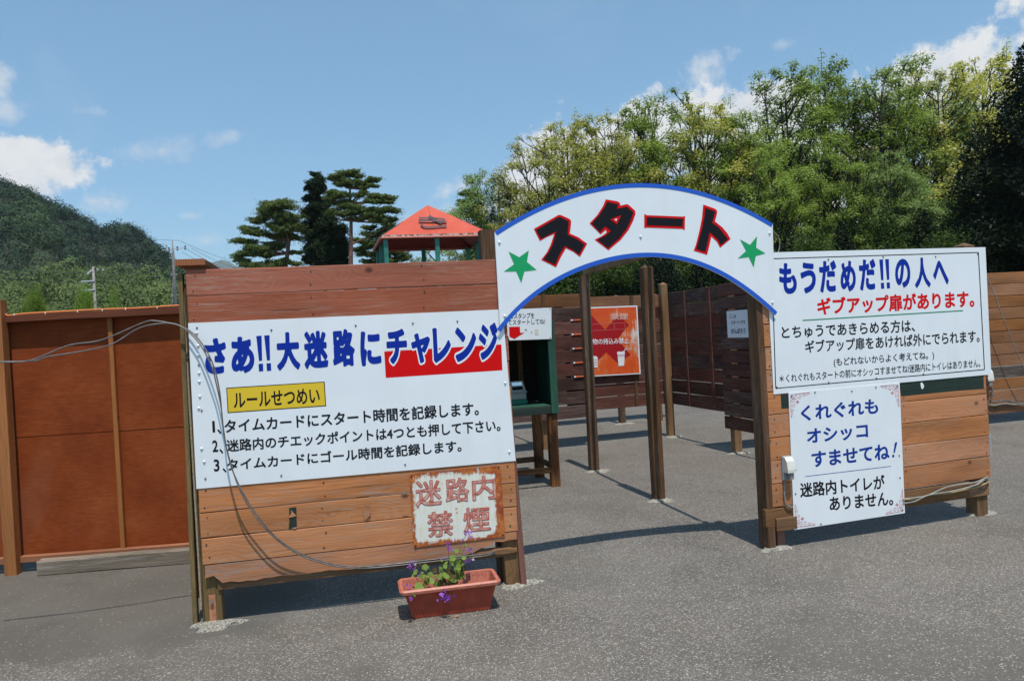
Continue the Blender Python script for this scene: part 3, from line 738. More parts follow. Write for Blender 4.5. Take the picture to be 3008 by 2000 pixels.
# thin beam over the posts
def beam(a, b, z, h, w, label, mat):
    f = Frame(a, b); t = Thing("beam", label, "beam", f, (0, 0, z))
    bar(t, "board", (f.L/2, .0, z + h/2), f.L, w, h, mat, st=5, jit=.002)
e = FR.w(-.03, .09)
beam(PB + Vector((0, .1, 0)), e, 2.105, .085, .034, "thin beam running from the dark post to the back of the arch", M_POST_BR)

def inner_wall(name, label, fr, s0, s1, z0, z1, n, mats, y=-.06, th_y=.028, gap=.008, top=None, jit=.003):
    t = Thing(name, label, "wall", fr, ((s0+s1)/2, y, 0))
    p = (z1 - z0) / n
    for i in range(n):
        mt = top if (top and i == n-1) else (random.choice(mats) if isinstance(mats, list) else mats)
        bar(t, "plank", ((s0+s1)/2, y + random.uniform(-.002, .002), z0 + p*(i+.5)), s1 - s0, th_y, p - gap - random.uniform(0, .004), mt, st=5, jit=jit)
    return t
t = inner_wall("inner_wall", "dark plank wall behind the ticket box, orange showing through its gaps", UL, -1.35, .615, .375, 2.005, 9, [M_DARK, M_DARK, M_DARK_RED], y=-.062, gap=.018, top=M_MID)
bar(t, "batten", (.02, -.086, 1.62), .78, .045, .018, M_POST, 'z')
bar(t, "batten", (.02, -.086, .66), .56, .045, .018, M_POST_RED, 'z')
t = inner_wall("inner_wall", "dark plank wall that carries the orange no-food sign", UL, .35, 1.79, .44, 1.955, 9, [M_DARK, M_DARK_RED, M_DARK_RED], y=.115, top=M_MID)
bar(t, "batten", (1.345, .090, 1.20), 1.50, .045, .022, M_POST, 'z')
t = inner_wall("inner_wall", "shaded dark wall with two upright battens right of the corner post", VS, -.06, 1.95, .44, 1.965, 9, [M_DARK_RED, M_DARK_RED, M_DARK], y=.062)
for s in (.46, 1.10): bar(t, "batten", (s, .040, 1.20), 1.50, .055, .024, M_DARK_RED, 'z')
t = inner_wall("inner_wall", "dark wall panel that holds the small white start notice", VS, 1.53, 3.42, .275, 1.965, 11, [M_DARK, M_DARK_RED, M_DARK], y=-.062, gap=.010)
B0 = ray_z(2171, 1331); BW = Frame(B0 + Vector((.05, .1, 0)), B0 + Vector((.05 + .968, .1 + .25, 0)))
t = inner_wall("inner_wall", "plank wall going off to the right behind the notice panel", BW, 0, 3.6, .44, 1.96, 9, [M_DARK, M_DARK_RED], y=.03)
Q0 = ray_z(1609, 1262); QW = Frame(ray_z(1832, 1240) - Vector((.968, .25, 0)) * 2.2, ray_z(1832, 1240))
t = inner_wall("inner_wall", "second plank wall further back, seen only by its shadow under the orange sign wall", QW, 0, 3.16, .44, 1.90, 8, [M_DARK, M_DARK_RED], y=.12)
# beam whose thin shadow crosses the yard behind the ticket box
v0 = ray_z(1609, 1320); beam(v0, v0 + Vector((-.26, .96, 0)) * 1.8, 1.90, .09, .035, "beam running back from the post behind the ticket box", M_POST)

# ---- plank wall at the right edge
t = Thing("plank_wall", "brown plank wall beyond the front wall at the right edge, one plank grey", "wall", RW, (0, 0, 0))
for i in range(12):
    z0 = .125 + i * .154
    bar(t, "plank", (1.6, 0, z0 + .077), 5.6, .024, .148 - random.uniform(0, .004), M_FAR_GREY if i == 3 else M_FAR, st=6, jit=.003)
for s in (2.3, 4.1): bar(t, "post", (s, .06, .98), 1.96, .09, .09, M_POST_BR, 'z')

# ---- plywood fence on the left
t = Thing("plywood_fence", "red brown plywood fence with thin rails left of the front wall", "fence", LF, (0, 0, 0))
bar(t, "plywood_sheet", (.72, .055, 1.395), 1.84, .012, .87, M_PLY)
bar(t, "plywood_sheet", (.72, .058, .53), 1.84, .012, .88, M_PLY)
bar(t, "plywood_sheet", (-1.12, .055, .96), 1.80, .012, 1.66, M_PLY)
bar(t, "top_rail", (.79, .012, 1.815), 1.52, .075, .052, M_RAILTOP, st=5, jit=.003)
bar(t, "top_rail", (-1.0, .012, 1.815), 1.9, .075, .052, M_RAILTOP, st=3)
bar(t, "bottom_rail", (.79, .012, .090), 1.52, .055, .045, M_RAIL, st=5, jit=.003)
bar(t, "bottom_rail", (-1.0, .012, .090), 1.9, .055, .045, M_RAIL)
bar(t, "batten", (.748, .030, .95), 1.70, .032, .032, M_ORPOST, 'z')
bar(t, "post", (.018, -.035, .975), 1.95, .082, .085, M_ORPOST, 'z', st=5, jit=.002)
bar(t, "post", (-1.80, -.035, .975), 1.95, .082, .085, M_ORPOST, 'z')
t = Thing("timber_beam", "grey weathered square timber lying at the foot of the plywood fence", "timber", LF, (.75, -.13, 0))
bar(t, "timber", (.80, -.10, .051), 1.14, .09, .10, M_GREYT, st=6, jit=.003, cham=.006)
pts = [LF.w(s, -.02, z) for s, z in ((-1.2, 1.86), (-.35, 1.845), (0.02, 1.850), (.08, 1.838), (.2, 1.846), (.45, 1.848), (.7, 1.850), (.95, 1.846), (1.2, 1.85), (1.35, 1.852))]
vs, fs = tube_mesh([spline(pts, 6)], .006, 5)
M_ORCORD = plain("orange_cord", (.75, .20, .05), .5)
t = Thing("orange_cord", "thin orange cord tied along the top rail of the plywood fence", "cord", None, tuple(LF.w(0, 0, 1.85)))
link_mesh("cord", mesh([v - t.root.location for v in vs], fs, True), M_ORCORD, t.root)
for s in (.12, .33, .55, .72, .88, 1.1): link_mesh("tie", mesh(*bar_verts(.006, .010, .014, .002)), M_WHITEP, t.root, LF.w(s, -.022, 1.842) - t.root.location)

# ------------------------------------------------------------------ signs
# ---- big left sign
ZA = Zoom(550, 900, 2.359)
YS = -.0275
t = Thing("rules_sign", "big white sign with blue challenge heading, red bar and three numbered rules", "sign", FL, (.85, YS, .755))
quadpart(t, "sheet", [(-.048, .757), (1.743, .754), (1.713, 1.657), (-.042, 1.664)], YS, M_WHITE, thick=.004)
y1, y2, y3 = YS - .0004, YS - .0008, YS - .0012
heads = [("さ", 110, 215, 277, 472), ("あ", 297, 204, 470, 466), ("大", 612, 173, 785, 445), ("迷", 802, 165, 980, 434),
         ("路", 1000, 152, 1166, 420), ("に", 1193, 166, 1348, 415)]
for ch, a, b, c, d in heads: letters(t, "heading_letter", ch, ZA, (a, b, c, d), y3, M_BLUE, off=.052)
poly(t, "red_bar", ZA, [(1365, 312), (2177, 263), (2184, 442), (1376, 495)], y1, M_REDP)
for ch, a, b, c, d in (("チ", 1375, 152, 1530, 402), ("ャ", 1548, 180, 1690, 397), ("レ", 1697, 143, 1832, 393), ("ン", 1850, 138, 2010, 386), ("ジ", 2015, 110, 2160, 372)):
    letters(t, "heading_outline", ch, ZA, (a, b, c, d), y2, M_WHITEP, off=.105, ref=.052)
    letters(t, "heading_letter", ch, ZA, (a, b, c, d), y3, M_BLUE, off=.052)
for dx in (0, 55):
    poly(t, "exclamation_bar", ZA, [(478+dx, 205-dx*.06), (515+dx, 202-dx*.06), (519+dx, 375-dx*.06), (497+dx, 377-dx*.06)], y3, M_BLUE)
    poly(t, "exclamation_dot", ZA, [(494+dx, 398-dx*.06), (525+dx, 395-dx*.06), (527+dx, 447-dx*.06), (497+dx, 450-dx*.06)], y3, M_BLUE)
poly(t, "box_border", ZA, [(270, 563), (952, 520), (963, 691), (280, 739)], y1, M_BLACK)
poly(t, "yellow_box", ZA, [(276, 569), (946, 526), (957, 685), (286, 732)], y2, M_YEL)
letters(t, "box_lettering", "ルールせつめい", ZA, (318, 562, 920, 706), y3, M_BLACK, off=.022)
letters(t, "rule_number", "1", ZA, (172, 792, 194, 872), y3, M_BLACK, off=.022)
letters(t, "comma", "、", ZA, (208, 848, 236, 884), y3, M_BLACK, off=.02)
letters(t, "rule_line", "タイムカードにスタート時間を記録します。", ZA, (255, 660, 2022, 878), y3, M_BLACK, -.0706, off=.022)
letters(t, "rule_number", "2", ZA, (172, 925, 215, 1008), y3, M_BLACK, off=.022)
letters(t, "comma", "、", ZA, (222, 985, 250, 1020), y3, M_BLACK, off=.02)
letters(t, "rule_line", "迷路内のチエックポイントは4つとも押して下さい。", ZA, (268, 778, 2172, 1008), y3, M_BLACK, -.0763, off=.022)
letters(t, "rule_number", "3", ZA, (182, 1057, 225, 1143), y3, M_BLACK, off=.022)
letters(t, "comma", "、", ZA, (245, 1118, 272, 1150), y3, M_BLACK, off=.02)
letters(t, "rule_line", "タイムカードにゴール時間を記録します。", ZA, (272, 922, 1902, 1140), y3, M_BLACK, -.0833, off=.022)
for x, y in ((67, 148), (583, 163), (1167, 132), (1563, 117), (1872, 103), (80, 405), (100, 720), (126, 1192), (652, 1170), (1510, 1095)):
    s, z = FL.px(*ZA(x, y), YS); dome(t, "screw", s, YS - .001, z, .0058, M_SCREW)
for x, y in ((66, 183), (76, 272), (78, 335), (82, 460), (84, 520), (88, 622), (80, 705), (2203, 530), (2232, 1006), (118, 1075), (100, 985)):
    s, z = FL.px(*ZA(x, y), YS); dome(t, "screw_cap", s, YS - .001, z, .0085, M_SCREWW, .005)

# ---- rusty sign
ZR = Zoom(1100, 1300, 2.852)
qs = [FL.px(*ZR(*p), -.0265) for p in ((293, 262), (1055, 192), (1095, 785), (332, 880))]
t = Thing("no_smoking_sign", "small white enamel sign with rusted edges and faded red characters above the flower planter", "sign", FL, (sum(q[0] for q in qs)/4, -.0265, min(q[1] for q in qs)))
quadpart(t, "sheet", [qs[3], qs[2], qs[1], qs[0]], -.0275, M_RUST, thick=.003)
for ch, e_ in (("迷", (335, 303, 568, 540)), ("路", (588, 283, 800, 507)), ("内", (812, 266, 1025, 488)), ("禁", (438, 563, 665, 797)), ("煙", (738, 528, 975, 757))):
    letters(t, "faded_character", ch, ZR, e_, -.0292, M_FADRED2, -.085, .05, off=.028)
    letters(t, "worn_paint", ch, ZR, e_, -.0304, M_FADRED, -.085, .05, off=.002, ref=.028)
for p in ((310, 278), (1040, 205), (1075, 770), (345, 860)):
    s, z = FL.px(*ZR(*p), -.03); dome(t, "screw", s, -.0295, z, .006, M_NAIL)

# ---- arch
ZC = Zoom(1400, 500, 2.621)
YA = -.052
t = Thing("start_arch", "white arched sign with blue edges, black and red characters and two green stars", "arch", FA, (.88, YA, 1.5))
outer = [(139, 470), (260, 402), (400, 325), (550, 251), (700, 192), (950, 127), (1225, 105), (1500, 120), (1800, 188), (2050, 285), (2280, 412)]
inner = [(182, 1245), (300, 1110), (400, 1015), (500, 935), (650, 845), (860, 752), (1100, 690), (1300, 668), (1500, 680), (1750, 745), (1950, 850), (2120, 960), (2298, 1117)]
po = np.array([FA.px(*ZC(*p), YA) for p in outer]); pi_ = np.array([FA.px(*ZC(*p), YA) for p in inner])
fo = np.polyfit(po[:, 0], po[:, 1], 4); fi = np.polyfit(pi_[:, 0], pi_[:, 1], 6)
N = 64
SO = np.linspace(po[0, 0], po[-1, 0], N + 1); SI = np.linspace(pi_[0, 0], pi_[-1, 0], N + 1)
ZO = np.polyval(fo, SO); ZI = np.polyval(fi, SI)
def strip(th, name, A, B, y, mat, thick=0.0):
    n = len(A); vs = [(a[0], y, a[1]) for a in A] + [(b[0], y, b[1]) for b in B]
    fs = [(i, i+1, n+i+1, n+i) for i in range(n-1)]
    if thick:
        m0 = 2*n; vs += [(v[0], y + thick, v[2]) for v in vs[:2*n]]
        fs += [(m0+n+i, m0+n+i+1, m0+i+1, m0+i) for i in range(n-1)]
        fs += [(i+1, i, m0+i, m0+i+1) for i in range(n-1)] + [(n+i, n+i+1, m0+n+i+1, m0+n+i) for i in range(n-1)]
        fs += [(0, n, m0+n, m0), (n-1, m0+n-1, m0+2*n-1, 2*n-1)]
    return part(th, name, vs, fs, mat)
strip(t, "sheet", list(zip(SI, ZI)), list(zip(SO, ZO)), YA, M_WHITE, .012)
def offs(S, Z, d):
    ds = np.gradient(S); dz = np.gradient(Z); L = np.hypot(ds, dz); return list(zip(S - dz/L*d, Z + ds/L*d))
strip(t, "blue_border", offs(SO, ZO, -.026), list(zip(SO, ZO)), YA - .0015, M_BLUE2)
strip(t, "blue_border", list(zip(SI, ZI)), offs(SI, ZI, .027), YA - .0015, M_BLUE2)
R1 = [[(441, 452), (530, 402), (618, 352), (632, 344), (650, 346), (715, 375), (728, 390), (727, 420), (718, 488), (785, 517), (851, 566), (796, 667), (745, 628), (688, 600), (650, 665), (612, 747), (497, 690), (540, 635), (570, 575), (598, 490), (540, 515), (487, 545)],
      [(995, 225), (1085, 240), (1103, 252), (1108, 273), (1155, 262), (1172, 268), (1220, 312), (1224, 335), (1205, 390), (1170, 460), (1110, 535), (1015, 616), (909, 535), (960, 510), (1003, 480), (995, 458), (955, 494), (870, 410), (930, 345), (972, 280)],
      [(1291, 338), (1312, 347), (1590, 358), (1605, 353), (1603, 463), (1588, 452), (1310, 442), (1291, 447)],
      [(1745, 265), (1835, 297), (1852, 312), (1851, 335), (1835, 395), (1890, 438), (1930, 485), (1955, 530), (1875, 597), (1850, 550), (1808, 510), (1790, 590), (1775, 651), (1672, 620), (1690, 570), (1715, 470), (1735, 370)]]
K1 = [[(458, 460), (630, 363), (645, 362), (710, 393), (702, 497), (770, 528), (832, 572), (790, 648), (740, 613), (680, 583), (640, 645), (605, 728), (515, 685), (560, 625), (590, 560), (612, 470), (495, 528)],
      [(1005, 245), (1092, 262), (1080, 297), (1158, 281), (1207, 325), (1190, 378), (1155, 452), (1100, 522), (1012, 600), (930, 535), (990, 505), (1036, 467), (990, 431), (950, 478), (886, 410), (945, 345), (985, 285)],
      [(1311, 362), (1590, 374), (1586, 433), (1309, 423)],
      [(1760, 290), (1838, 318), (1815, 405), (1865, 440), (1935, 530), (1882, 577), (1855, 530), (1797, 478), (1762, 630), (1692, 606), (1735, 450), (1755, 350)]]
for r_, k_ in zip(R1, K1):
    poly(t, "character_outline", ZC, r_, YA - .0015, M_REDP); poly(t, "character", ZC, k_, YA - .003, M_BLACK)
poly(t, "character_counter", ZC, [(1030, 378), (1113, 349), (1080, 417)], YA - .0042, M_REDP)
poly(t, "character_counter", ZC, [(1060, 380), (1083, 371), (1076, 393)], YA - .0054, M_WHITEP)
poly(t, "star", ZC, [(402, 617), (388, 707), (462, 767), (368, 779), (344, 868), (305, 779), (210, 780), (289, 724), (247, 627), (329, 670)], YA - .0015, M_GRN)
poly(t, "star", ZC, [(2160, 508), (2153, 598), (2224, 640), (2150, 660), (2134, 748), (2095, 668), (2012, 680), (2075, 622), (2028, 532), (2105, 575)], YA - .0015, M_GRN)
for x, y in ((175, 556), (1262, 512), (2255, 485), (2277, 1018), (217, 1123)):
    s, z = FA.px(*ZC(x, y), YA); dome(t, "screw_cap", s, YA - .001, z, .0095, M_SCREWW, .006)
# loose wire loop at the arch's right shoulder
pts = [FA.px(*p, -.02) for p in ((2272, 680), (2288, 700), (2290, 725), (2284, 745), (2276, 760))]
w = Thing("wire_loop", "loose grey wire looping out beside the right shoulder of the arch", "wire", FA, (1.85, -.02, 2.0))
vs, fs = tube_mesh([spline([(s, -.02, z) for s, z in pts], 6)], .0035, 5); part(w, "wire", vs, fs, M_CABLEG, True)

# ---- right big sign
ZB = Zoom(2200, 700, 2.9196)
t = Thing("give_up_sign", "large white sign with thin black border and red line about the give-up doors", "sign", FR, (.98, YS, 1.02))
quadpart(t, "sheet", [(.045, 1.020), (1.908, 1.025), (1.914, 1.951), (.045, 1.950)], YS, M_WHITE, thick=.004)
def frame_lines(th, zm, c, w, y, mat, name="border_line"):
    for i in range(4): line(th, name, zm, c[i], c[(i+1) % 4], w, y, mat)
frame_lines(t, ZB, [(195, 176), (1968, 122), (2020, 1125), (230, 1286)], 8, y1, M_BLACK)
for ch, a, b, c, d in (("も", 253, 208, 415, 482), ("う", 437, 203, 580, 475), ("だ", 598, 188, 758, 468), ("め", 778, 190, 922, 460), ("だ", 940, 176, 1095, 450), ("の", 1248, 172, 1390, 427), ("人", 1415, 162, 1560, 427), ("へ", 1575, 188, 1715, 402)):
    letters(t, "heading_letter", ch, ZB, (a, b, c, d), y2, M_BLUE, -.05, .045, off=.044)
for dx in (0, 50):
    poly(t, "exclamation_bar", ZB, [(1118+dx, 183-dx*.06), (1150+dx, 181-dx*.06), (1154+dx, 358-dx*.06), (1134+dx, 360-dx*.06)], y2, M_BLUE)
    poly(t, "exclamation_dot", ZB, [(1131+dx, 382-dx*.06), (1158+dx, 380-dx*.06), (1161+dx, 431-dx*.06), (1134+dx, 434-dx*.06)], y2, M_BLUE)
letters(t, "red_line", "ギブアップ扉があります。", ZB, (583, 442, 1935, 660), y2, M_REDP, -.052, .045, off=.034)
line(t, "underline", ZB, (460, 704), (1836, 620), 9, y2, M_GRN2)
letters(t, "text_line", "とちゅうであきらめる方は、", ZB, (278, 693, 1425, 862), y2, M_BLACK, -.052, .045, off=.019)
letters(t, "text_line", "ギブアップ扉をあければ外にでられます。", ZB, (480, 783, 1980, 985), y2, M_BLACK, -.063, .045, off=.019)
letters(t, "text_line", "(もどれないからよく考えてね。)", ZB, (725, 963, 1590, 1107), y2, M_BLACK, -.073, .045, off=.014)
letters(t, "text_line", "＊くれぐれもスタートの前にオシッコすませてね!迷路内にトイレはありません。", ZB, (260, 1033, 1985, 1240), y2, M_BLACK, -.079, .045, off=.012)
for x, y in ((680, 183), (1150, 160), (1600, 157), (1988, 563), (1092, 1198), (1495, 1162), (683, 1235), (210, 682), (1960, 132), (238, 1275)):
    s, z = FR.px(*ZB(x, y), YS); dome(t, "screw", s, YS - .001, z, .0062, M_SCREW)
s, z = FR.px(*ZB(200, 550), YS); dome(t, "screw_cap", s, YS - .001, z, .0085, M_SCREWW, .005)

# ---- right lower sign
ZD = Zoom(2200, 1100, 2.8515); YL = -.030
t = Thing("toilet_reminder_sign", "white sign with pink scroll corners and rounded blue words below the give-up sign", "sign", FR, (.64, YL, .108))
cq = [FR.px(*ZD(*p), YL) for p in ((380, 1300), (1307, 1158), (1262, 68), (332, 152))]
quadpart(t, "sheet", cq, YL, M_WHITE, thick=.004)
u1 = YL - .0005
letters(t, "blue_line", "くれぐれも", ZD, (432, 198, 1085, 392), u1, M_BLUE3, -.10, .05, off=.030)
letters(t, "blue_line", "オシッコ", ZD, (482, 405, 1000, 582), u1, M_BLUE3, -.10, .05, off=.030)
letters(t, "blue_line", "すませてね", ZD, (522, 577, 1180, 778), u1, M_BLUE3, -.105, .05, off=.030)
poly(t, "exclamation_bar", ZD, [(1222, 572), (1235, 562), (1242, 572), (1222, 655), (1210, 655)], u1, M_BLUE3)
poly(t, "exclamation_dot", ZD, [(1200, 672), (1213, 668), (1220, 680), (1212, 694), (1199, 692)], u1, M_BLUE3)
line(t, "ruled_line", ZD, (470, 853), (1190, 767), 5, u1, M_BLUE3)
letters(t, "black_line", "迷路内トイレが", ZD, (425, 836, 1140, 1030), u1, M_BLACK, -.10, .05, off=.026)
letters(t, "black_line", "ありません。", ZD, (672, 976, 1210, 1142), u1, M_BLACK, -.095, .05, off=.026)
def spiral(cx, cz, r, turns, a0, sg=1):
    return [(cx + r * (1 - .78*k/30) * math.cos(a0 + sg * turns * 2*math.pi * k/30), cz + r * (1 - .78*k/30) * math.sin(a0 + sg * turns * 2*math.pi * k/30)) for k in range(31)]
def ornament(th, corner, ex, ez, y, mat):
    """scrolls along both edges of a corner and a small four-pointed diamond"""
    vs = []; fs = []
    def ribbon(pts, w0, w1):
        n0 = len(vs); n = len(pts)
        for k, (a, b) in enumerate(pts):
            p = pts[max(k-1, 0)]; q = pts[min(k+1, n-1)]; d = Vector((q[0]-p[0], q[1]-p[1])).normalized() if (q != p) else Vector((1, 0)); w = (w0 + (w1 - w0) * k / (n-1)) / 2
            vs.append((a - d.y*w, b + d.x*w)); vs.append((a + d.y*w, b - d.x*w))
        for k in range(n-1): fs.append((n0 + 2*k, n0 + 2*k + 1, n0 + 2*k + 3, n0 + 2*k + 2))
    for sw in (0, 1):
        S = lambda L: [((b, a) if sw else (a, b)) for a, b in L]
        ribbon(S([(.012, .012), (.06, .010), (.12, .009), (.160, .009)]), .0035, .006)
        ribbon(S(spiral(.045, .030, .017, 1.4, -1.5)), .0035, .002)
        ribbon(S(spiral(.082, .028, .015, 1.3, 2.8, -1)), .0035, .002)
        ribbon(S(spiral(.112, .022, .011, 1.2, -1.6)), .003, .002)
        ribbon(S([(.125, .022), (.145, .020), (.168, .010)]), .004, .001)
    ribbon(spiral(.028, .028, .013, 1.1, .8), .0035, .002)
    k0 = len(vs); vs.extend([(.062, .044), (.068, .062), (.062, .080), (.056, .062)]); vs.extend([(.044, .062), (.062, .068), (.080, .062), (.062, .056)])
    fs.append((k0, k0+1, k0+2, k0+3)); fs.append((k0+4, k0+5, k0+6, k0+7))
    c = Vector(corner); ex = Vector(ex); ez = Vector(ez)
    V = [c + ex * a + ez * b for a, b in vs]
    part(th, "corner_scroll", [(v.x, y + (-.0004 if i >= k0 + 4 else 0), v.y) for i, v in enumerate(V)], fs, mat)
BLc, BRc, TRc, TLc = [Vector(q) for q in cq]
uxb = (BRc - BLc).normalized(); uzl = (TLc - BLc).normalized(); ins = .004
for cnr, ex, ez in ((BLc, uxb, uzl), (BRc, -uxb, uzl), (TRc, -uxb, -uzl), (TLc, uxb, -uzl)):
    ornament(t, cnr + ex*ins + ez*ins, ex, ez, u1, M_PINK)
for x, y in ((552, 148), (861, 138), (1062, 106), (1240, 97), (357, 180), (390, 795), (390, 996), (602, 1250), (1283, 1133), (1264, 862), (1258, 677)):
    s, z = FR.px(*ZD(x, y), YL); dome(t, "screw", s, YL - .001, z, .0062, M_SCREW)

# ---- stamp notice on the ticket box
_b = ray_z(1640, 1429); bd = Vector((.97, .243, 0)).normalized()
BX = Frame(_b - bd, _b)      # s = 1 at the right front leg
ZE = Zoom(1450, 850, 3.92)
t = Thing("ticket_box", "dark green painted wooden box with open front standing on scorched wooden legs", "stand", BX, (.6, .3, 0))
for s in (.04, .985):
    for y in (.045, .60): bar(t, "leg", (s, y, .355), .71, .088, .085, M_BURNT, 'z', st=4, jit=.003)
bar(t, "rail", (.51, .03, .165), .86, .035, .055, M_BURNT_X, st=4, jit=.003); bar(t, "rail", (.51, .60, .19), .86, .035, .055, M_BURNT_X)
bar(t, "rail", (.985, .32, .185), .46, .035, .05, M_BURNT_X, 'y'); bar(t, "rail", (.04, .32, .185), .46, .035, .05, M_BURNT_X, 'y')
bar(t, "shelf", (.51, .31, .755), 1.06, .64, .075, M_GREENP, st=2)
bar(t, "shelf_board", (.51, .30, .797), .94, .60, .008, M_GREENW, st=2)
bar(t, "side_panel", (1.028, .31, 1.20), .82, .018, .63, M_GREENW, 'z')
bar(t, "side_panel", (-.01, .31, 1.20), .82, .018, .63, M_GREENW, 'z')
bar(t, "front_stile", (1.005, -.012, 1.17), .90, .072, .022, M_GREENW, 'z', st=3)
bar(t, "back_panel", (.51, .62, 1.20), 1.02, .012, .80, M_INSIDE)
bar(t, "inner_batten", (.84, .60, 1.20), .80, .05, .02, M_POST_BR, 'z')
bar(t, "top_board", (.51, .31, 1.615), 1.08, .66, .02, M_GREENP, st=2)
t = Thing("stamp_notice", "creased white notice with a red arrow fixed above the ticket box opening", "sign", BX, (.75, -.03, 1.45))
quadpart(t, "sheet", [BX.px(*ZE(*p), -.032) for p in ((183, 587), (668, 570), (665, 210), (60, 236))], -.032, M_WHITE, thick=.003)
letters(t, "notice_line", "にスタンプを", ZE, (186, 268, 468, 338), -.0335, M_DARKINK, -.03, .02, off=.008)
letters(t, "notice_line", "してスタートしてね!", ZE, (120, 338, 592, 412), -.0335, M_DARKINK, -.03, .02, off=.008)
poly(t, "red_arrow", ZE, [(178, 432), (303, 428), (306, 500), (355, 497), (240, 570), (182, 545)], -.0335, M_REDP)
poly(t, "tape_mark", ZE, [(472, 462), (514, 460), (518, 523), (474, 525)], -.0335, plain("old_tape", (.66, .60, .48), .5))
for p in ((365, 460), (378, 465), (437, 490), (650, 222), (652, 555)):
    s, z = BX.px(*ZE(*p), -.034); dome(t, "screw", s, -.0335, z, .005, M_SCREW)
# time stamp machine
M_MACH = plain("beige_machine", (.42, .41, .35), .45)
t = Thing("time_clock", "small beige time recorder with blue display on a green base in the ticket box", "time clock", BX, (.72, .37, .80))
bar(t, "green_base", (.715, .38, .825), .20, .17, .048, plain("teal_plastic", (.01, .20, .13), .4), cham=.006)
bar(t, "lower_case", (.725, .38, .885), .165, .15, .070, M_MACH, cham=.008)
bar(t, "case_ledge", (.728, .378, .925), .180, .165, .016, M_MACH, cham=.004)
vs = [(a_ + .05, b_ + .22, c_) for a_, b_, c_ in ((.595, .08, .935), (.755, .08, .935), (.755, .22, .935), (.595, .22, .935), (.602, .12, 1.035), (.738, .12, 1.035), (.738, .20, 1.035), (.602, .20, 1.035))]
fs = [(0, 1, 5, 4), (1, 2, 6, 5), (2, 3, 7, 6), (3, 0, 4, 7), (4, 5, 6, 7), (3, 2, 1, 0)]
uc = part(t, "upper_case", vs, fs, M_MACH); uc["_c"] = list(t.last)
def onslope(a, b, c, d):   # face of the upper case
    return [(.725 + a*.07, .30 + .04*b - .002, .935 + .10*b), (.725 + c*.07, .30 + .04*b - .002, .935 + .10*b), (.722 + c*.068, .30 + .04*d - .002, .935 + .10*d), (.722 + a*.068, .30 + .04*d - .002, .935 + .10*d)]
mdisp, tt_, bb_ = new_mat("lit_display"); setc(tt_, bb_, (.35, .6, .8)); bb_.inputs["Emission Color"].default_value = (.55, .8, 1, 1); bb_.inputs["Emission Strength"].default_value = .35
part(t, "display", onslope(-.75, .58, .75, .9), [(0, 1, 2, 3)], mdisp, parent=uc)
part(t, "card_slot", onslope(-.8, .14, .8, .46), [(0, 1, 2, 3)], M_BLACK, parent=uc)

# ---- orange no-food sign
ZX = Zoom(1650, 850, 3.92); YX = .045
xf = [(120, 1016), (910, 972), (870, 186), (92, 214)]
t = Thing("no_food_sign", "peeling orange sign with a big red cross and white cup on the inner wall", "sign", UL, (.95, YX, .88))
xq = [UL.px(*ZX(*p), YX) for p in xf]
quadpart(t, "frame", xq, YX, M_WHITEP, thick=.035)
cc_ = Vector((sum(q[0] for q in xq)/4, sum(q[1] for q in xq)/4))
quadpart(t, "face", [tuple(cc_ + (Vector(q) - cc_) * .965) for q in xq], YX - .0015, M_ORANGE)
c1 = Vector((505, 588))
arms = [(655, 290), (772, 408), (640, 572), (793, 752), (645, 848), (512, 722)]
left = [(385, 858), (228, 768), (372, 588), (215, 425), (345, 300), (500, 463)]
poly(t, "red_cross", ZX, arms + left, YX - .003, plain("deep_red_print", (.38, .006, .010), .45))
letters(t, "white_line", "飲食物の持込み禁止", ZX, (232, 555, 776, 640), YX - .0045, M_WHITEP, -.03, .03, off=.012)
letters(t, "worn_letters", "禁煙", ZX, (560, 272, 765, 350), YX - .0045, faded("worn_white_print", (.75, .45, .38), (.70, .30, .2), 30), -.02, .03, off=.03)
for a, b in (((345, 402), (728, 384)), ((345, 476), (730, 456)), ((728, 384), (730, 456)), ((605, 390), (606, 462))):
    line(t, "thin_line", ZX, a, b, 4, YX - .0042, plain("pink_line", (.62, .18, .15), .5))
poly(t, "cup", ZX, [(637, 722), (655, 714), (680, 718), (700, 712), (728, 720), (725, 745), (718, 878), (655, 883), (645, 770), (640, 745)], YX - .0045, M_WHITEP)
line(t, "straw", ZX, (712, 716), (733, 688), 8, YX - .005, M_WHITEP); line(t, "straw", ZX, (731, 690), (755, 686), 8, YX - .0055, M_WHITEP)
line(t, "cup_band", ZX, (643, 755), (724, 750), 4, YX - .0055, M_REDP); line(t, "cup_band", ZX, (644, 770), (724, 765), 4, YX - .0055, M_REDP)
poly(t, "burger", ZX, [(315, 800), (330, 775), (360, 765), (400, 768), (416, 790), (416, 893), (405, 898), (330, 900), (315, 885)], YX - .0045, M_WHITEP)
for k in (810, 835, 852, 872): line(t, "burger_line", ZX, (315, k + 4), (416, k), 4, YX - .0055, M_REDP)
for k, yy in enumerate((941, 983, 1024.5, 1066, 1107)):
    a_ = UL.px(1677 + 2.5 * k, yy, -.085); b_ = UL.px(1716, yy - 1.5, -.085); sb = .615
    th_ = Thing("marker_rod", ("topmost", "second from the top", "middle", "second from the bottom", "lowest")[k] + " of five orange rods with white tips left of the orange sign", "rod", UL, (a_[0], -.085, a_[1]), group="orange rods on the dark wall")
    bar(th_, "rod", ((a_[0] + .02 + sb) / 2, -.085, a_[1]), sb - a_[0] - .02, .012, .015, plain("orange_rod_paint", (.72, .12, .03), .5) if k == 0 else bpy.data.materials["orange_rod_paint"])
    bar(th_, "tip", (a_[0] + .009, -.085, a_[1]), .022, .016, .019, M_WHITEP)
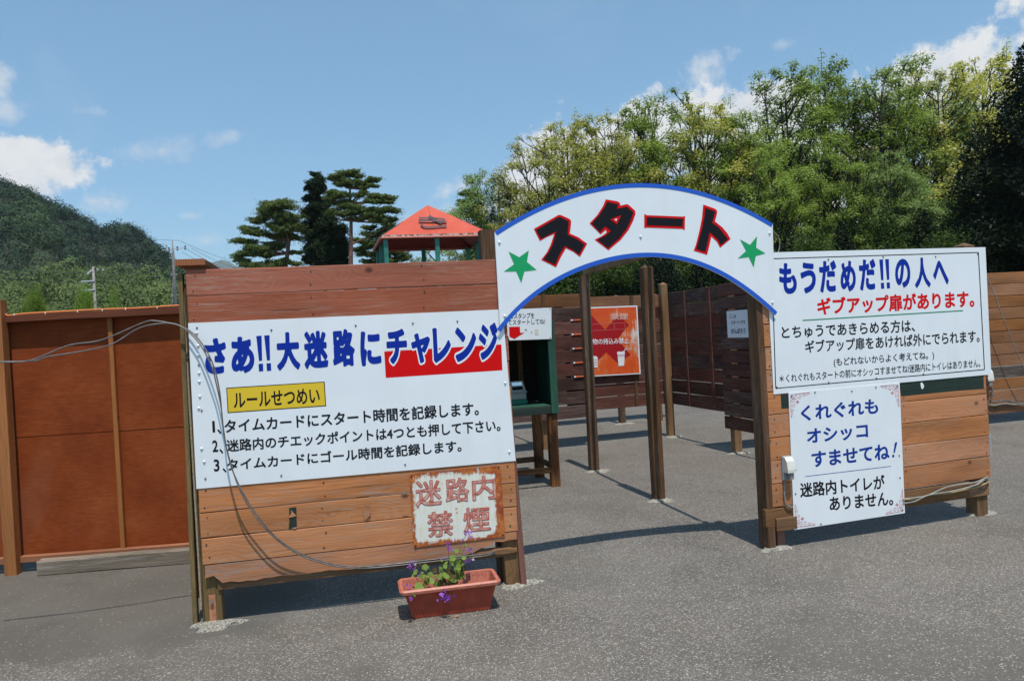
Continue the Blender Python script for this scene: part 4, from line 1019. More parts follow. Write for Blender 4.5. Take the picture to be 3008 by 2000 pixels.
# ---- small notice
ZK = Zoom(1900, 820, 2.7025)
t = Thing("start_notice", "small white notice with three handwritten lines on the dark panel at right", "sign", VS, (1.8, -.08, 1.33))
quadpart(t, "sheet", [VS.px(*ZK(*p), -.080) for p in ((643, 465), (818, 462), (806, 240), (632, 255))], -.080, M_WHITE, thick=.003)
letters(t, "notice_line", "ここは", ZK, (656, 281, 708, 308), -.082, M_DARKINK, -.03, .03, off=.012)
letters(t, "notice_line", "スタートです", ZK, (667, 326, 782, 358), -.082, M_DARKINK, -.03, .03, off=.012)
letters(t, "notice_line", "がんばろう", ZK, (668, 388, 784, 432), -.082, M_DARKINK, -.03, .03, off=.02)

# ------------------------------------------------------------------ boxes and cables
def outlet(fr, s, y, z, label, w=.066, h=.155, cover=True):
    t = Thing("outlet_box", label, "outlet", fr, (s, y, z))
    bar(t, "back_plate", (s, y - .008, z + h/2), h, w, .014, M_PLASTG, 'z', cham=.003)
    prof = [(0, h*.98), (-.02, h*.97), (-.040, h*.80), (-.050, h*.45), (-.050, h*.33), (0, h*.33)]
    n = len(prof); a, b = s - w*.46, s + w*.46
    vs = [(a, y - .016 + p, z + q) for p, q in prof] + [(b, y - .016 + p, z + q) for p, q in prof]
    fs = [(i, i + n, (i+1) % n + n, (i+1) % n) for i in range(n)] + [tuple(range(n)), tuple(reversed(range(n, 2*n)))]
    fs = [tuple(reversed(f)) for f in fs]
    cv = part(t, "cover", vs, fs, M_PLAST)
    bar(t, "plug", (s + .008, y - .038, z + h*.2), h*.32, w*.5, .035, M_CLEAR, 'z', cham=.004, parent=cv, pc=t.last)
    return t
outlet(FR, .110, -.022, .455, "ivory rainproof outlet box on the planks left of the toilet sign")
outlet(RW, .025, -.03, .50, "ivory outlet box at the base of the right edge plank wall", .11, .22)
t = Thing("junction_box", "grey junction box on the end of the right front wall", "box", FR, (1.90, .03, .43))
bar(t, "case", (1.895, .03, .505), .15, .05, .05, M_PLASTG, 'z', cham=.005)
# plug lead of the outlet
ps = [FR.px(*ZD(x, y), -.04) for x, y in ((300, 890), (303, 960), (303, 1020), (318, 1085), (345, 1108), (372, 1110))]
t = Thing("plug_lead", "dark lead hanging from the outlet box and passing behind the toilet sign", "cable", FR, (.11, -.04, .2))
vs, fs = tube_mesh([spline([(s, -.034, z) for s, z in ps], 6)], .0055, 6); part(t, "lead", vs, fs, M_CABLEG, True)
# long pair of black cables over the left sign
def cable(name, label, frame, pts, r, mat, zm=lambda x, y: (x, y), group=None):
    P3 = []
    for x, y, d in pts:
        s, z = frame.px(*zm(x, y), d); P3.append((s, d, z))
    vs, fs = tube_mesh([spline(P3, 10)], r, 8)
    t = Thing(name, label, "cable", frame, tuple(P3[0]), group=group); part(t, "sheath", vs, fs, mat, True); return t
cable("power_cable", "upper of two black cables crossing the plywood fence and looping over the rules sign", FL,
      [(-160, 1068, -.06), (0, 1064, -.06), (90, 1058, -.06), (200, 1015, -.06), (300, 998, -.05), (420, 948, -.05), (460, 943, -.05), (520, 955, -.05), (555, 970, -.05), (590, 1005, -.07), (625, 1068, -.10), (645, 1150, -.11), (655, 1250, -.10), (672, 1345, -.10),
       (700, 1420, -.11), (750, 1505, -.10), (812, 1578, -.09), (890, 1628, -.07), (975, 1655, -.05), (1040, 1663, -.040), (1120, 1660, -.035), (1250, 1645, -.035), (1340, 1635, -.035), (1420, 1627, -.035), (1450, 1620, -.02), (1475, 1615, .05)], .0038, M_CABLE)
cable("power_cable", "lower of two black cables crossing the plywood fence and looping over the rules sign", FL,
      [(-160, 1064, -.055), (0, 1062, -.055), (100, 1060, -.06), (140, 1048, -.06), (250, 1030, -.06), (330, 1010, -.055), (400, 968, -.05), (450, 953, -.05), (510, 951, -.05), (550, 972, -.06), (585, 1008, -.08), (620, 1072, -.11), (636, 1130, -.12), (650, 1200, -.11), (662, 1300, -.11),
       (698, 1422, -.12), (745, 1508, -.11), (808, 1580, -.10), (888, 1633, -.075), (975, 1660, -.055), (1040, 1668, -.045), (1120, 1665, -.040), (1250, 1651, -.040), (1340, 1641, -.040), (1420, 1633, -.04), (1450, 1625, -.02), (1475, 1620, .04)], .0038, M_CABLE)
for k, (pts, mt, lab) in enumerate((
    ([(1290, 1040, -.03), (1400, 1030, -.035), (1500, 1010, -.04), (1650, 945, -.04), (1800, 915, -.035), (1900, 900, -.03), (1990, 862, -.03), (2012, 845, .02)], M_CABLEG, "grey cable crossing above the others on the bottom rail of the right front wall"),
    ([(1290, 1045, -.035), (1400, 1040, -.03), (1520, 1005, -.03), (1650, 995, -.03), (1800, 965, -.03), (1900, 945, -.03), (1995, 905, -.03), (2010, 895, .02)], M_CABLEO, "tan cable on the bottom rail of the right front wall"),
    ([(1290, 1078, -.03), (1390, 1060, -.03), (1500, 1010, -.05), (1650, 985, -.04), (1750, 965, -.05), (1900, 925, -.04), (1960, 885, -.04), (2012, 880, .02)], M_CABLEG, "grey cable sagging below the others on the bottom rail of the right front wall"))):
    cable("rail_cable", lab, FR, pts, .006, mt, ZD, "cables on the right wall's bottom rail")
ZW = Zoom(2850, 780, 3.266)
cable("hanging_wire", "thin pale wire slanting down across the right edge plank wall", RW, [(135, 85, -.12), (170, 130, -.14), (240, 290, -.16), (300, 460, -.17), (360, 610, -.17), (440, 820, -.17), (560, 1060, -.17)], .006, M_CABLEG, ZW)
cable("ground_cable", "dark cables running along the bottom plank of the right edge wall", RW, [(180, 1335, -.03), (230, 1340, -.04), (330, 1325, -.04), (420, 1330, -.04), (600, 1325, -.04)], .010, M_CABLEG, ZW)
cable("ground_cable", "black cable along the second plank of the right edge wall leading to the outlet", RW, [(200, 1150, -.03), (215, 1220, -.04), (200, 1300, -.04), (260, 1300, -.04), (340, 1290, -.04), (420, 1310, -.04), (600, 1330, -.04)], .010, M_CABLE, ZW)

# ------------------------------------------------------------------ planter with violet flowers
pA = ray_z(1215, 1818); pB = ray_z(1437, 1790)
PL = Frame(pA, pB); Lb = PL.L
t = Thing("planter", "terracotta plastic window-box planter on the asphalt below the rusty sign", "planter", PL, (Lb/2, .08, 0))
def rrect(s0, s1, y0, y1, z, r, n=4):
    out = []
    for cx, cy, a0 in ((s1-r, y0+r, -90), (s1-r, y1-r, 0), (s0+r, y1-r, 90), (s0+r, y0+r, 180)):
        for k in range(n+1):
            a = rad(a0 + 90*k/n); out.append((cx + r*math.cos(a), cy + r*math.sin(a), z))
    return out
def loft(rings, cap_last=False, cap_first=False):
    vs = []; fs = []; n = len(rings[0])
    for R_ in rings: vs += R_
    for k in range(len(rings)-1):
        for i in range(n): fs.append((k*n+i, k*n+(i+1) % n, (k+1)*n+(i+1) % n, (k+1)*n+i))
    if cap_last: fs.append(tuple((len(rings)-1)*n + i for i in range(n)))
    if cap_first: fs.append(tuple(reversed(range(n))))
    return vs, fs
def ribbed(s0, s1, y0, y1, z, d):
    """outline of the pot wall with upright ribs"""
    base = []; ns, ny = 54, 18
    for k in range(ns): base.append((s0 + (s1-s0)*k/ns, y0 + (d if k % 2 else 0), z))
    for k in range(ny): base.append((s1 - (d if k % 2 else 0), y0 + (y1-y0)*k/ny, z))
    for k in range(ns): base.append((s1 - (s1-s0)*k/ns, y1 - (d if k % 2 else 0), z))
    for k in range(ny): base.append((s0 + (d if k % 2 else 0), y1 - (y1-y0)*k/ny, z))
    return base
PH = .172; e1 = .055
vs, fs = loft([ribbed(.0, Lb, .0, .135, .002, .0), ribbed(-.004, Lb+.004, -.004, .139, .012, .0025), ribbed(-e1+.012, Lb+e1-.012, -.030, .165, PH-.02, .0025)], cap_first=True)
part(t, "pot", vs, fs, M_TERRA)
g_ = .012
vs, fs = loft([rrect(-e1+.006, Lb+e1-.006, -.036, .171, PH-.03, .02), rrect(-e1-.012, Lb+e1+.012, -.054, .189, PH-.022, .03), rrect(-e1-.014, Lb+e1+.014, -.056, .191, PH-.008, .03), rrect(-e1-.006, Lb+e1+.006, -.048, .183, PH, .028),
               rrect(-e1+.010, Lb+e1-.010, -.032, .167, PH-.002, .02), rrect(-e1+.016, Lb+e1-.016, -.026, .161, PH-.03, .018), rrect(-e1+.030, Lb+e1-.030, -.014, .148, PH-.075, .012)])
part(t, "rim", vs, fs, M_TERRAR, False)
vs, fs = loft([rrect(-e1+.028, Lb+e1-.028, -.016, .150, PH-.070, .012)], cap_last=True)
part(t, "soil", vs, fs, M_SOIL)
# plant
M_STEM = plain("plant_stem", (.10, .13, .04), .6); M_LEAFP = leaf_mat("round_leaf", (.26, .36, .075), (.12, .20, .04), .35, 30)
M_LEAFD = leaf_mat("bronze_leaf", (.11, .08, .03), (.07, .05, .02), .25, 30); M_VIO = leaf_mat("violet_petal", (.44, .16, .66), (.22, .05, .45), .3, 60)
M_WHF = leaf_mat("white_petal", (.75, .70, .75), (.60, .50, .68), .3, 60)
ZP = Zoom(1100, 1550, 4.48)
t = Thing("violet_plant", "straggly green plant with violet flowers growing in the terracotta planter", "plant", PL, (Lb*.45, .06, PH-.07))
rngp = random.Random(5)
def leafmesh(n=10):
    vs = [(0, 0, 0)]; 
    for k in range(n):
        a = 2*math.pi*k/n; r = 1 - .25*math.exp(-((a - 0)**2)*4) - .25*math.exp(-((a - 2*math.pi)**2)*4)
        vs.append((math.cos(a)*r, math.sin(a)*r, .16*r*r + .05*math.sin(3*a)))
    return mesh(vs, [(0, k+1, (k+1) % n + 1) for k in range(n)])
LM = {}
def P3(x, y, d): s, z = PL.px(*ZP(x, y), d); return Vector((s, d, z))
leaves = [(875, 575, 50, 0), (738, 628, 34, 0), (935, 630, 38, 0), (672, 520, 34, 0), (795, 555, 26, 1), (945, 472, 26, 0), (1035, 395, 30, 0), (1080, 308, 26, 0), (1160, 365, 22, 0), (1045, 460, 28, 0), (1130, 470, 36, 0), (1110, 515, 30, 0),
          (1140, 615, 46, 0), (1050, 650, 48, 0), (990, 570, 48, 1), (1020, 610, 44, 1), (955, 600, 30, 1), (880, 745, 36, 0), (815, 760, 34, 0), (860, 650, 26, 0), (590, 775, 44, 0), (640, 790, 34, 0), (700, 700, 34, 0), (560, 790, 26, 0), (1165, 540, 30, 1),
          (545, 580, 26, 0), (520, 625, 28, 0), (610, 640, 22, 0), (650, 640, 24, 0), (630, 605, 22, 0), (1245, 400, 26, 0), (1200, 225, 18, 0), (990, 720, 26, 0), (930, 510, 22, 0), (885, 430, 14, 0), (1060, 600, 40, 0), (900, 700, 34, 1), (760, 700, 26, 0), (520, 880, 20, 0), (960, 815, 22, 0),
          (1180, 400, 20, 0), (1015, 430, 22, 0), (1090, 560, 34, 0), (1000, 650, 30, 0), (835, 640, 22, 0)]
roots_ = [P3(930, 780, .07), P3(840, 790, .05), P3(650, 800, .06), P3(1010, 760, .08)]
stem_paths = []
for i, (x, y, r, kind) in enumerate(leaves):
    d = rngp.uniform(-.02, .12) if y < 820 else -.06
    p = P3(x, y, d); m_ = M_LEAFD if kind else M_LEAFP
    if kind not in LM: LM[kind] = leafmesh(); LM[kind].materials.append(m_)
    o = link_mesh("leaf", LM[kind], None, t.root, p - t.at)
    sc = r / 4.48 / FPX * 4.2 * 1.5; o.scale = (sc, sc, sc)
    o.rotation_euler = (rngp.uniform(.5, 1.3), rngp.uniform(-.5, .5), rngp.uniform(-3, 3) * .3 + rngp.uniform(-.4, .4))
    rt = min(roots_, key=lambda q: (q - p).length) + Vector((rngp.uniform(-.02, .02), rngp.uniform(-.02, .02), -.03))
    md = (rt + p) / 2 + Vector((rngp.uniform(-.015, .015), 0, .02))
    stem_paths.append(spline([rt, md, p], 4))
for a in ([(1040, 700), (1080, 560), (1075, 420), (1050, 320), (1030, 290)], [(1050, 640), (1100, 400), (1125, 260), (1150, 180), (1200, 110)], [(980, 700), (990, 500), (975, 380), (975, 290)], [(860, 720), (700, 600), (620, 500), (545, 440)],
          [(1060, 600), (1180, 480), (1250, 380), (1260, 290)], [(800, 760), (760, 700), (560, 560), (540, 520)], [(900, 780), (960, 820), (950, 880)], [(640, 800), (520, 860), (470, 910)], [(600, 800), (470, 820), (440, 790)], [(870, 720), (720, 540), (690, 530)]):
    stem_paths.append(spline([P3(x, y, .05 if y < 830 else -.062) for x, y in a], 5))
vs, fs = tube_mesh(stem_paths, .0016, 4); o = part(t, "stem", vs, fs, M_STEM); o["kind"] = "stuff"
def flowermesh(seed, mats):
    rg = random.Random(seed); vs = []; fs = []
    for k in range(11):
        c = Vector((rg.gauss(0, .45), rg.gauss(0, .3), rg.gauss(0, .5))); a = Vector((rg.uniform(-1, 1), rg.uniform(-1, 1), rg.uniform(-1, 1))).normalized(); b = a.orthogonal().normalized(); n0 = len(vs); r = rg.uniform(.30, .55)
        vs += [c - a*r*.3, c + b*r*.7 + a*r*.3, c + a*r, c - b*r*.7 + a*r*.3]; fs.append((n0, n0+1, n0+2, n0+3))
    me = mesh(vs, fs); me.materials.append(mats); return me
FM = [flowermesh(k, M_VIO) for k in range(3)] + [flowermesh(9, M_WHF)]
for i, (x, y, r, kk) in enumerate(((945, 880, 52, 0), (970, 930, 34, 1), (920, 900, 34, 2), (470, 925, 26, 1), (460, 795, 30, 0), (430, 760, 26, 2), (545, 545, 32, 0), (585, 608, 24, 1), (520, 460, 30, 0), (545, 480, 24, 3), (465, 500, 26, 2), (510, 640, 20, 1), (760, 680, 28, 3), (790, 705, 20, 2),
                          (988, 265, 32, 0), (980, 200, 20, 2), (1240, 75, 34, 0), (1225, 110, 26, 3), (1190, 75, 20, 1), (1270, 430, 34, 0), (1300, 420, 22, 3), (1205, 440, 26, 1), (1260, 290, 28, 2), (1285, 280, 20, 3), (1150, 165, 16, 1), (895, 400, 16, 2), (990, 800, 16, 1), (1185, 330, 14, 2))):
    p = P3(x, y, .045 if y < 830 else -.068); o = link_mesh("flower", FM[kk], None, t.root, p - t.at)
    sc = r / 4.48 / FPX * 4.2 * 1.8; o.scale = (sc, sc, sc); o.rotation_euler = (rngp.uniform(0, 3), rngp.uniform(0, 3), rngp.uniform(0, 3))
# litter in front of the planter
rl = random.Random(3)
for i, (x, y, lab) in enumerate(((1308, 1813, "dark dead leaf lying in front of the planter"), (1343, 1812, "small orange leaf scrap right in front of the planter"), (1205, 1826, "dark scrap at the planter's left front corner"), (2668, 1556, "pale stone chip on the asphalt under the toilet sign"))):
    c = ray_z(x, y); vs = [(rl.uniform(.6, 1.1) * .014 * math.cos(a), rl.uniform(.3, .8) * .014 * math.sin(a), .003 + rl.uniform(0, .005)) for a in np.linspace(0, 5.4, 8)]
    o = link_mesh("leaf_scrap" if i != 3 else "stone_chip", mesh(vs, [tuple(range(8))]), (M_NAIL, M_ORG, M_NAIL, M_CEM)[i], None, (c.x, c.y, .001)); tag(o, lab, "litter")

# ------------------------------------------------------------------ trees
def quads(C_, size, rng, up=0.0, aspect=.6, name="leaves", nrm=None):
    """one leaf-sized rhombus at every centre"""
    C_ = np.asarray(C_, float); n = len(C_)
    a = rng.normal(size=(n, 3)); a[:, 2] *= (1 - up); a /= np.linalg.norm(a, axis=1)[:, None]
    h = rng.normal(size=(n, 3)); h[:, 2] += up * 2.0
    b = np.cross(h, a); b /= (np.linalg.norm(b, axis=1)[:, None] + 1e-9)
    if nrm is not None:
        N = np.asarray(nrm) + rng.normal(size=(n, 3)) * .20; N /= np.linalg.norm(N, axis=1)[:, None]; a -= (a * N).sum(1)[:, None] * N; a /= (np.linalg.norm(a, axis=1)[:, None] + 1e-9); b = np.cross(N, a)
    s = size * rng.uniform(.6, 1.25, (n, 1))
    a = a * s * .5; b = b * s * .5 * aspect
    V = np.stack([C_ - a, C_ + b, C_ + a, C_ - b], 1).reshape(-1, 3)
    me = bpy.data.meshes.new(name); me.vertices.add(4*n); me.vertices.foreach_set("co", V.ravel())
    me.loops.add(4*n); me.loops.foreach_set("vertex_index", np.arange(4*n)); me.polygons.add(n)
    me.polygons.foreach_set("loop_start", np.arange(0, 4*n, 4)); me.polygons.foreach_set("loop_total", np.full(n, 4)); me.update(); me.validate()
    return me
def branch_tree(seed, H=12.0, spread=.55, bare=.35, depth=6, forks=(2, 3), leafn=16, leaf=.17, sig=.30, r0=.16, multi=1):
    rng = random.Random(seed); paths = []; tips = []
    def grow(p, d, L, r, k):
        mid = p + d * L * .5 + Vector((rng.uniform(-1, 1), rng.uniform(-1, 1), 0)) * L * .06
        q = p + d * L
        paths.append(([p, mid, q], [r, r*.85, r*.68]))
        if k >= depth - 2:
            tips.append((q, .9)); tips.append((mid, .7))
        if k >= depth: return
        if k >= 1 and rng.random() < .75:      # short leafy side twig
            sd = Vector((rng.uniform(-1, 1), rng.uniform(-1, 1), rng.uniform(-.1, .6))).normalized(); e_ = mid + sd * min(L * .8, H * .09); paths.append(([mid, (mid + e_) / 2 + Vector((0, 0, .03)), e_], [r*.4, r*.3, r*.2])); tips.append((e_, .8)); tips.append(((mid + e_) / 2, .5)); tips.append((e_ + sd * .15 + Vector((0, 0, .12)), .5))
        for _ in range(rng.choice(forks)):
            a = rng.uniform(.25, .75) * (.8 if k < 2 else 1.15); ax = d.orthogonal().normalized(); ax.rotate(Matrix.Rotation(rng.uniform(0, 2*math.pi), 3, d))
            nd = d.copy(); nd.rotate(Matrix.Rotation(a, 3, ax)); nd = (nd + Vector((0, 0, .16))).normalized(); nd.x *= spread * 1.6; nd.y *= spread * 1.6; nd.normalize()
            grow(q, nd, L * rng.uniform(.66, .86), r * .66, k + 1)
    for mI in range(multi):
        d = Vector((rng.uniform(-.12, .12), rng.uniform(-.12, .12), 1)).normalized(); p = Vector((rng.uniform(-.5, .5), rng.uniform(-.3, .3), 0)) * (multi > 1)
        L0 = H * bare; q = p + d * L0; paths.append(([p, (p+q)/2 + Vector((.1, 0, 0)), q], [r0, r0*.9, r0*.8]))
        for _ in range(3):
            nd = (d + Vector((rng.uniform(-.5, .5), rng.uniform(-.5, .5), 0))).normalized(); grow(q, nd, H * .17, r0 * .6, 1)
    zmax = max(t_[0].z for t_ in tips); k = H / zmax
    vs = []; fs = []
    for pts, rr in paths:
        v, f = tube_mesh([[p * k for p in pts]], rr, 5); n0 = len(vs); vs += v; fs += [tuple(i + n0 for i in q) for q in f if len(q) == 4]
    nr = np.random.default_rng(seed)
    T = np.array([tuple(t_[0] * k) for t_ in tips]); C_ = (T[:, None, :] + nr.normal(size=(len(T), leafn, 3)) * np.array([sig, sig, sig * .7])).reshape(-1, 3)
    return mesh(vs, fs), quads(C_, leaf, nr, .72)

def place_tree(name, label, trunk, crown, loc, rz, s, lm, bm=M_BARK, group=None, sz=1.0, cat="tree"):
    e = bpy.data.objects.new(name, None); COL.objects.link(e); e.location = loc; e.rotation_euler = (0, 0, rz); e.scale = (s, s, s * sz); tag(e, label, cat, group)
    for nm, me, mt in (("trunk", trunk, bm), ("crown", crown, lm)):
        if me is None: continue
        o = bpy.data.objects.new(nm, me); COL.objects.link(o); o.parent = e
        if not me.materials: me.materials.append(mt)
        o.material_slots[0].link = 'OBJECT'; o.material_slots[0].material = mt
    return e
def crown_tree(seed, H=12.0, W=2.5, low=.14, puffs=85, per=130, leaf=.14, stems=2, top=.62):
    """broadleaf tree: stems and rising limbs that end in leafy sprays filling a tall uneven crown, with gaps between the sprays"""
    rng = np.random.default_rng(seed); rg_ = random.Random(seed); vs = []; fs = []
    def add(pts, rr, sides=5):
        v, f = tube_mesh([pts], rr, sides); n0 = len(vs); vs.extend(v); fs.extend(tuple(i + n0 for i in q) for q in f if len(q) == 4)
    axes = []
    for k in range(stems):
        lean = Vector((rg_.uniform(-1, 1), rg_.uniform(-.6, .6), 0)) * W * .28; b0 = Vector((rg_.uniform(-.3, .3), rg_.uniform(-.3, .3), 0))
        pts = [b0, b0 + lean * .25 + Vector((rg_.uniform(-.1, .1), 0, H * .25)), b0 + lean * .65 + Vector((rg_.uniform(-.15, .15), 0, H * .55)), b0 + lean + Vector((rg_.uniform(-.2, .2), 0, H * .90))]
        sp = spline(pts, 6); axes.append(sp); add(sp, [.15 * (1 - .85 * i / (len(sp) - 1)) for i in range(len(sp))], 6)
    ks = np.array([(rg_.uniform(0, 6.28), rg_.uniform(.6, 1.4)) for _ in range(5)])
    C_ = []; N_ = []
    for i in range(puffs):
        t = low + (1 - low) * (i + rg_.random()) / puffs; th = rg_.uniform(0, 2 * math.pi)
        prof = (math.sin(math.pi * min(1, (t - low) / (1 - low) * .86 + .10) ** (1 / (2 * top))) ** .55) * (1 + .22 * math.sin(3 * th + ks[0, 0] + t * 9) + .15 * math.sin(5 * th + t * 15))
        if t > .93: prof = .35
        rr = W * prof * math.sqrt(rg_.uniform(.12, 1)); r_ = rg_.uniform(.28, .62) * (1.0 if t < .9 else .6)
        c = Vector((rr * math.cos(th), rr * math.sin(th), min(t * H, H - r_ * .5)))
        ax = min(axes, key=lambda A: min((Vector((c.x, c.y, 0)) - Vector((p.x, p.y, 0))).length for p in A[8:])); zt = max(.5, c.z - rr * rg_.uniform(.7, 1.3) - .3)
        q = min(ax, key=lambda p: abs(p.z - zt)); mid = q.lerp(c, .55) + Vector((rg_.uniform(-.12, .12), rg_.uniform(-.12, .12), -.12)); rb_ = .018 + .012 * rr
        add([q, mid, c], [rb_, rb_ * .7, rb_ * .25], 4)
        for _ in range(3):
            e2 = c + Vector((rg_.uniform(-1, 1), rg_.uniform(-1, 1), rg_.uniform(-.2, .8))) * r_; add([mid.lerp(c, .6), e2], [rb_ * .4, .006], 3)
        n_ = int(per * (r_ / .45) ** 2 * rg_.uniform(.6, 1.2)); d = rng.normal(size=(n_, 3)); d /= np.linalg.norm(d, axis=1)[:, None]
        rad_ = rng.uniform(.15, 1, (n_, 1)) ** .6 * (1 + .4 * np.sin(d[:, :1] * 4 + i) * np.sin(d[:, 1:2] * 5 + i * 2))
        off = d * rad_ * r_ * np.array([1.35, 1.35, .72]); off[:, 2] -= .16 * (off[:, 0] ** 2 + off[:, 1] ** 2)
        C_.append(np.array(c) + off); nn_ = d * .55 + np.array([0, 0, .75]); N_.append(nn_ / np.linalg.norm(nn_, axis=1)[:, None])
    for k in range(9):   # thin sprigs that break the outline
        th = rg_.uniform(0, 6.28); z = H * rg_.uniform(.86, .97); c = Vector((W * .45 * math.cos(th) * rg_.random(), W * .45 * math.sin(th) * rg_.random(), z)); e2 = c + Vector((rg_.uniform(-.15, .15), 0, min(H * 1.01 - z, rg_.uniform(.4, .9)))); add([c, e2], [.015, .005], 3)
        m_ = 45; tt_ = rng.uniform(0, 1, (m_, 1)); C_.append(np.array(c) * (1 - tt_) + np.array(e2) * tt_ + rng.normal(size=(m_, 3)) * .10); nn_ = rng.normal(size=(m_, 3)) * .4 + np.array([0, 0, 1]); N_.append(nn_ / np.linalg.norm(nn_, axis=1)[:, None])
    return mesh(vs, fs), quads(np.concatenate(C_), leaf, rng, .3, .62, nrm=np.concatenate(N_))
VAR = [crown_tree(11, 12, 3.3, .14, 150, 200, leaf=.13), crown_tree(12, 12, 3.0, .18, 135, 200, leaf=.13, stems=3), crown_tree(23, 12, 3.7, .10, 150, 185, leaf=.13, top=.7), crown_tree(34, 12, 2.9, .20, 130, 210, leaf=.13, stems=3)]
def ground_under(px, depth):
    p = at_depth(px, 1000, depth); return Vector((p.x, depth, 0))
def height_of(px, py, depth): return at_depth(px, py, depth).z
forest = [  # px, top py, depth, variant, leaf, width scale, label
    (1425, 505, 44, 0, L_PALE, .95, "bright pale green tree left of the arch's left shoulder behind the pavilion"),
    (1600, 405, 42, 2, L_OLIVE, 1.05, "yellow olive tree above the first character of the arch, at the wood's left end"),
    (1700, 352, 46, 0, L_OLIVE, 1.0, "yellow olive tree second from the left end of the wood"),
    (1800, 345, 40, 3, L_OLIVE, 1.0, "olive tree rising over the crown of the arch"),
    (1905, 305, 43, 1, L_GREEN, 1.0, "green tree straight above the long dash of the arch sign"),
    (2010, 272, 45, 2, L_GREEN, .95, "tree with thin twigs sticking up left of the white cloud bank"),
    (2110, 300, 41, 0, L_OLIVE, .95, "grey green tree in front of the white cloud bank above the arch's right half"),
    (2215, 335, 40, 3, L_GREEN, .95, "green tree with open dark branches above the arch's right shoulder"),
    (2340, 195, 44, 1, L_GREEN, 1.0, "tall green tree right of the cloud, leftmost of the tallest group"),
    (2465, 185, 46, 0, L_GREEN, 1.0, "tall green tree, second of the tallest group"),
    (2590, 215, 42, 2, L_GREEN, 1.0, "tall tree with forked dark trunk above the give-up sign's middle"),
    (2700, 180, 45, 3, L_PALE, 1.05, "tallest pale green tree left of the dark cedar"),
    (2800, 205, 43, 1, L_OLIVE, 1.0, "olive tree half hidden by the dark cedar"),
    (2925, 165, 50, 0, L_OLIVE, 1.1, "yellowish tree top showing behind the dark cedar"),
    (1520, 600, 38, 2, L_OLIVE, .8, "low olive tree directly behind the arch's left shoulder"),
    (2290, 430, 36, 1, L_GREEN, .9, "mid-height green tree just right of the arch's right end"),
    (2480, 420, 36, 2, L_GREEN, .9, "mid-height green tree above the left part of the give-up sign"),
    (2640, 440, 35, 0, L_PALE, .9, "mid-height pale green tree above the right part of the give-up sign"),
]
for i, (px, py, dep, v, lm, wsc, lab) in enumerate(forest):
    H = height_of(px, py, dep) ; s = H / 12.0
    place_tree("broadleaf_tree", lab, VAR[v][0], VAR[v][1], ground_under(px, dep), i * 1.7, s * wsc, lm, group="broadleaf trees of the wood behind the maze", sz=1 / wsc)
LAND = [(1440, "left of the arch's left shoulder"), (1530, "behind the arch's left star"), (1600, "behind the arch's first character"), (1680, "left of the dark passage post"), (1760, "above the orange sign's left half"), (1840, "above the orange sign's right half"), (1920, "over the pointed middle post"), (2010, "right of the corner post"), (2110, "above the battened wall"),
        (2200, "behind the arch's right star"), (2300, "above the give-up sign's left end"), (2400, "above the sign's third heading letter"), (2490, "above the sign's exclamation marks"), (2580, "above the sign's heading end"), (2680, "above the middle of the line of red words"), (2770, "left of the give-up sign's post top"), (2860, "behind the give-up sign's right corner"), (2950, "above the right edge plank wall"), (9999, "at the far right edge behind the huge cedar")]
_used = {}
def where(px, stem):
    for i_, (lim, ph_) in enumerate(LAND):
        if px < lim:
            while (stem, i_) in _used and i_ < len(LAND) - 1: i_ += 1
            if (stem, i_) in _used: return stem + " beyond the right edge"
            _used[(stem, i_)] = 1; return stem + " " + LAND[i_][1]
rb = random.Random(77)
for i in range(8):
    px = 1640 + i * 180 + rb.uniform(-30, 30); dep = rb.uniform(52, 60); top = 520 - (px - 1560) * .16 + rb.uniform(-20, 30)
    H = height_of(px, top, dep); v = i % 4
    place_tree("broadleaf_tree", where(px, "thin tree deep in the wood"), VAR[v][0], VAR[v][1], ground_under(px, dep), i * 2.3, H / 12, (L_GREEN, L_OLIVE)[i % 2], group="trees deep in the wood")

# dense conifers and undergrowth under the wood
def cone_tree(seed, H=6.0, R=1.6, n=5000, leaf=.22, low=.06, power=.8, lump=.3):
    rng = np.random.default_rng(seed); z = low + (1 - low) * (1 - np.sqrt(rng.uniform(0, 1, n)) ** 1.0); z = np.clip(z, low, 1)
    th = rng.uniform(0, 2*math.pi, n); prof = (1 - z) ** power
    lay = 1 + lump * np.sin(z * 38 + np.sin(th * 3 + seed) * 1.5) * .5 + lump * np.sin(th * 5 + z * 9 + seed) * .5
    r = R * prof * lay * np.sqrt(rng.uniform(.25, 1, n)) + .03
    C_ = np.stack([r*np.cos(th), r*np.sin(th), z*H - r*.18], 1); C_[:, 2] = np.maximum(C_[:, 2], .05)
    tv, tf = tube_mesh([[Vector((0, 0, 0)), Vector((0, 0, H*.5)), Vector((0, 0, H*.97))]], [H*.018, H*.012, .01], 6)
    return mesh(tv, tf), quads(C_, leaf, rng, .3, .5)
CV = [cone_tree(s, 6, 1.7, 14000, .13) for s in (1, 2, 3)]
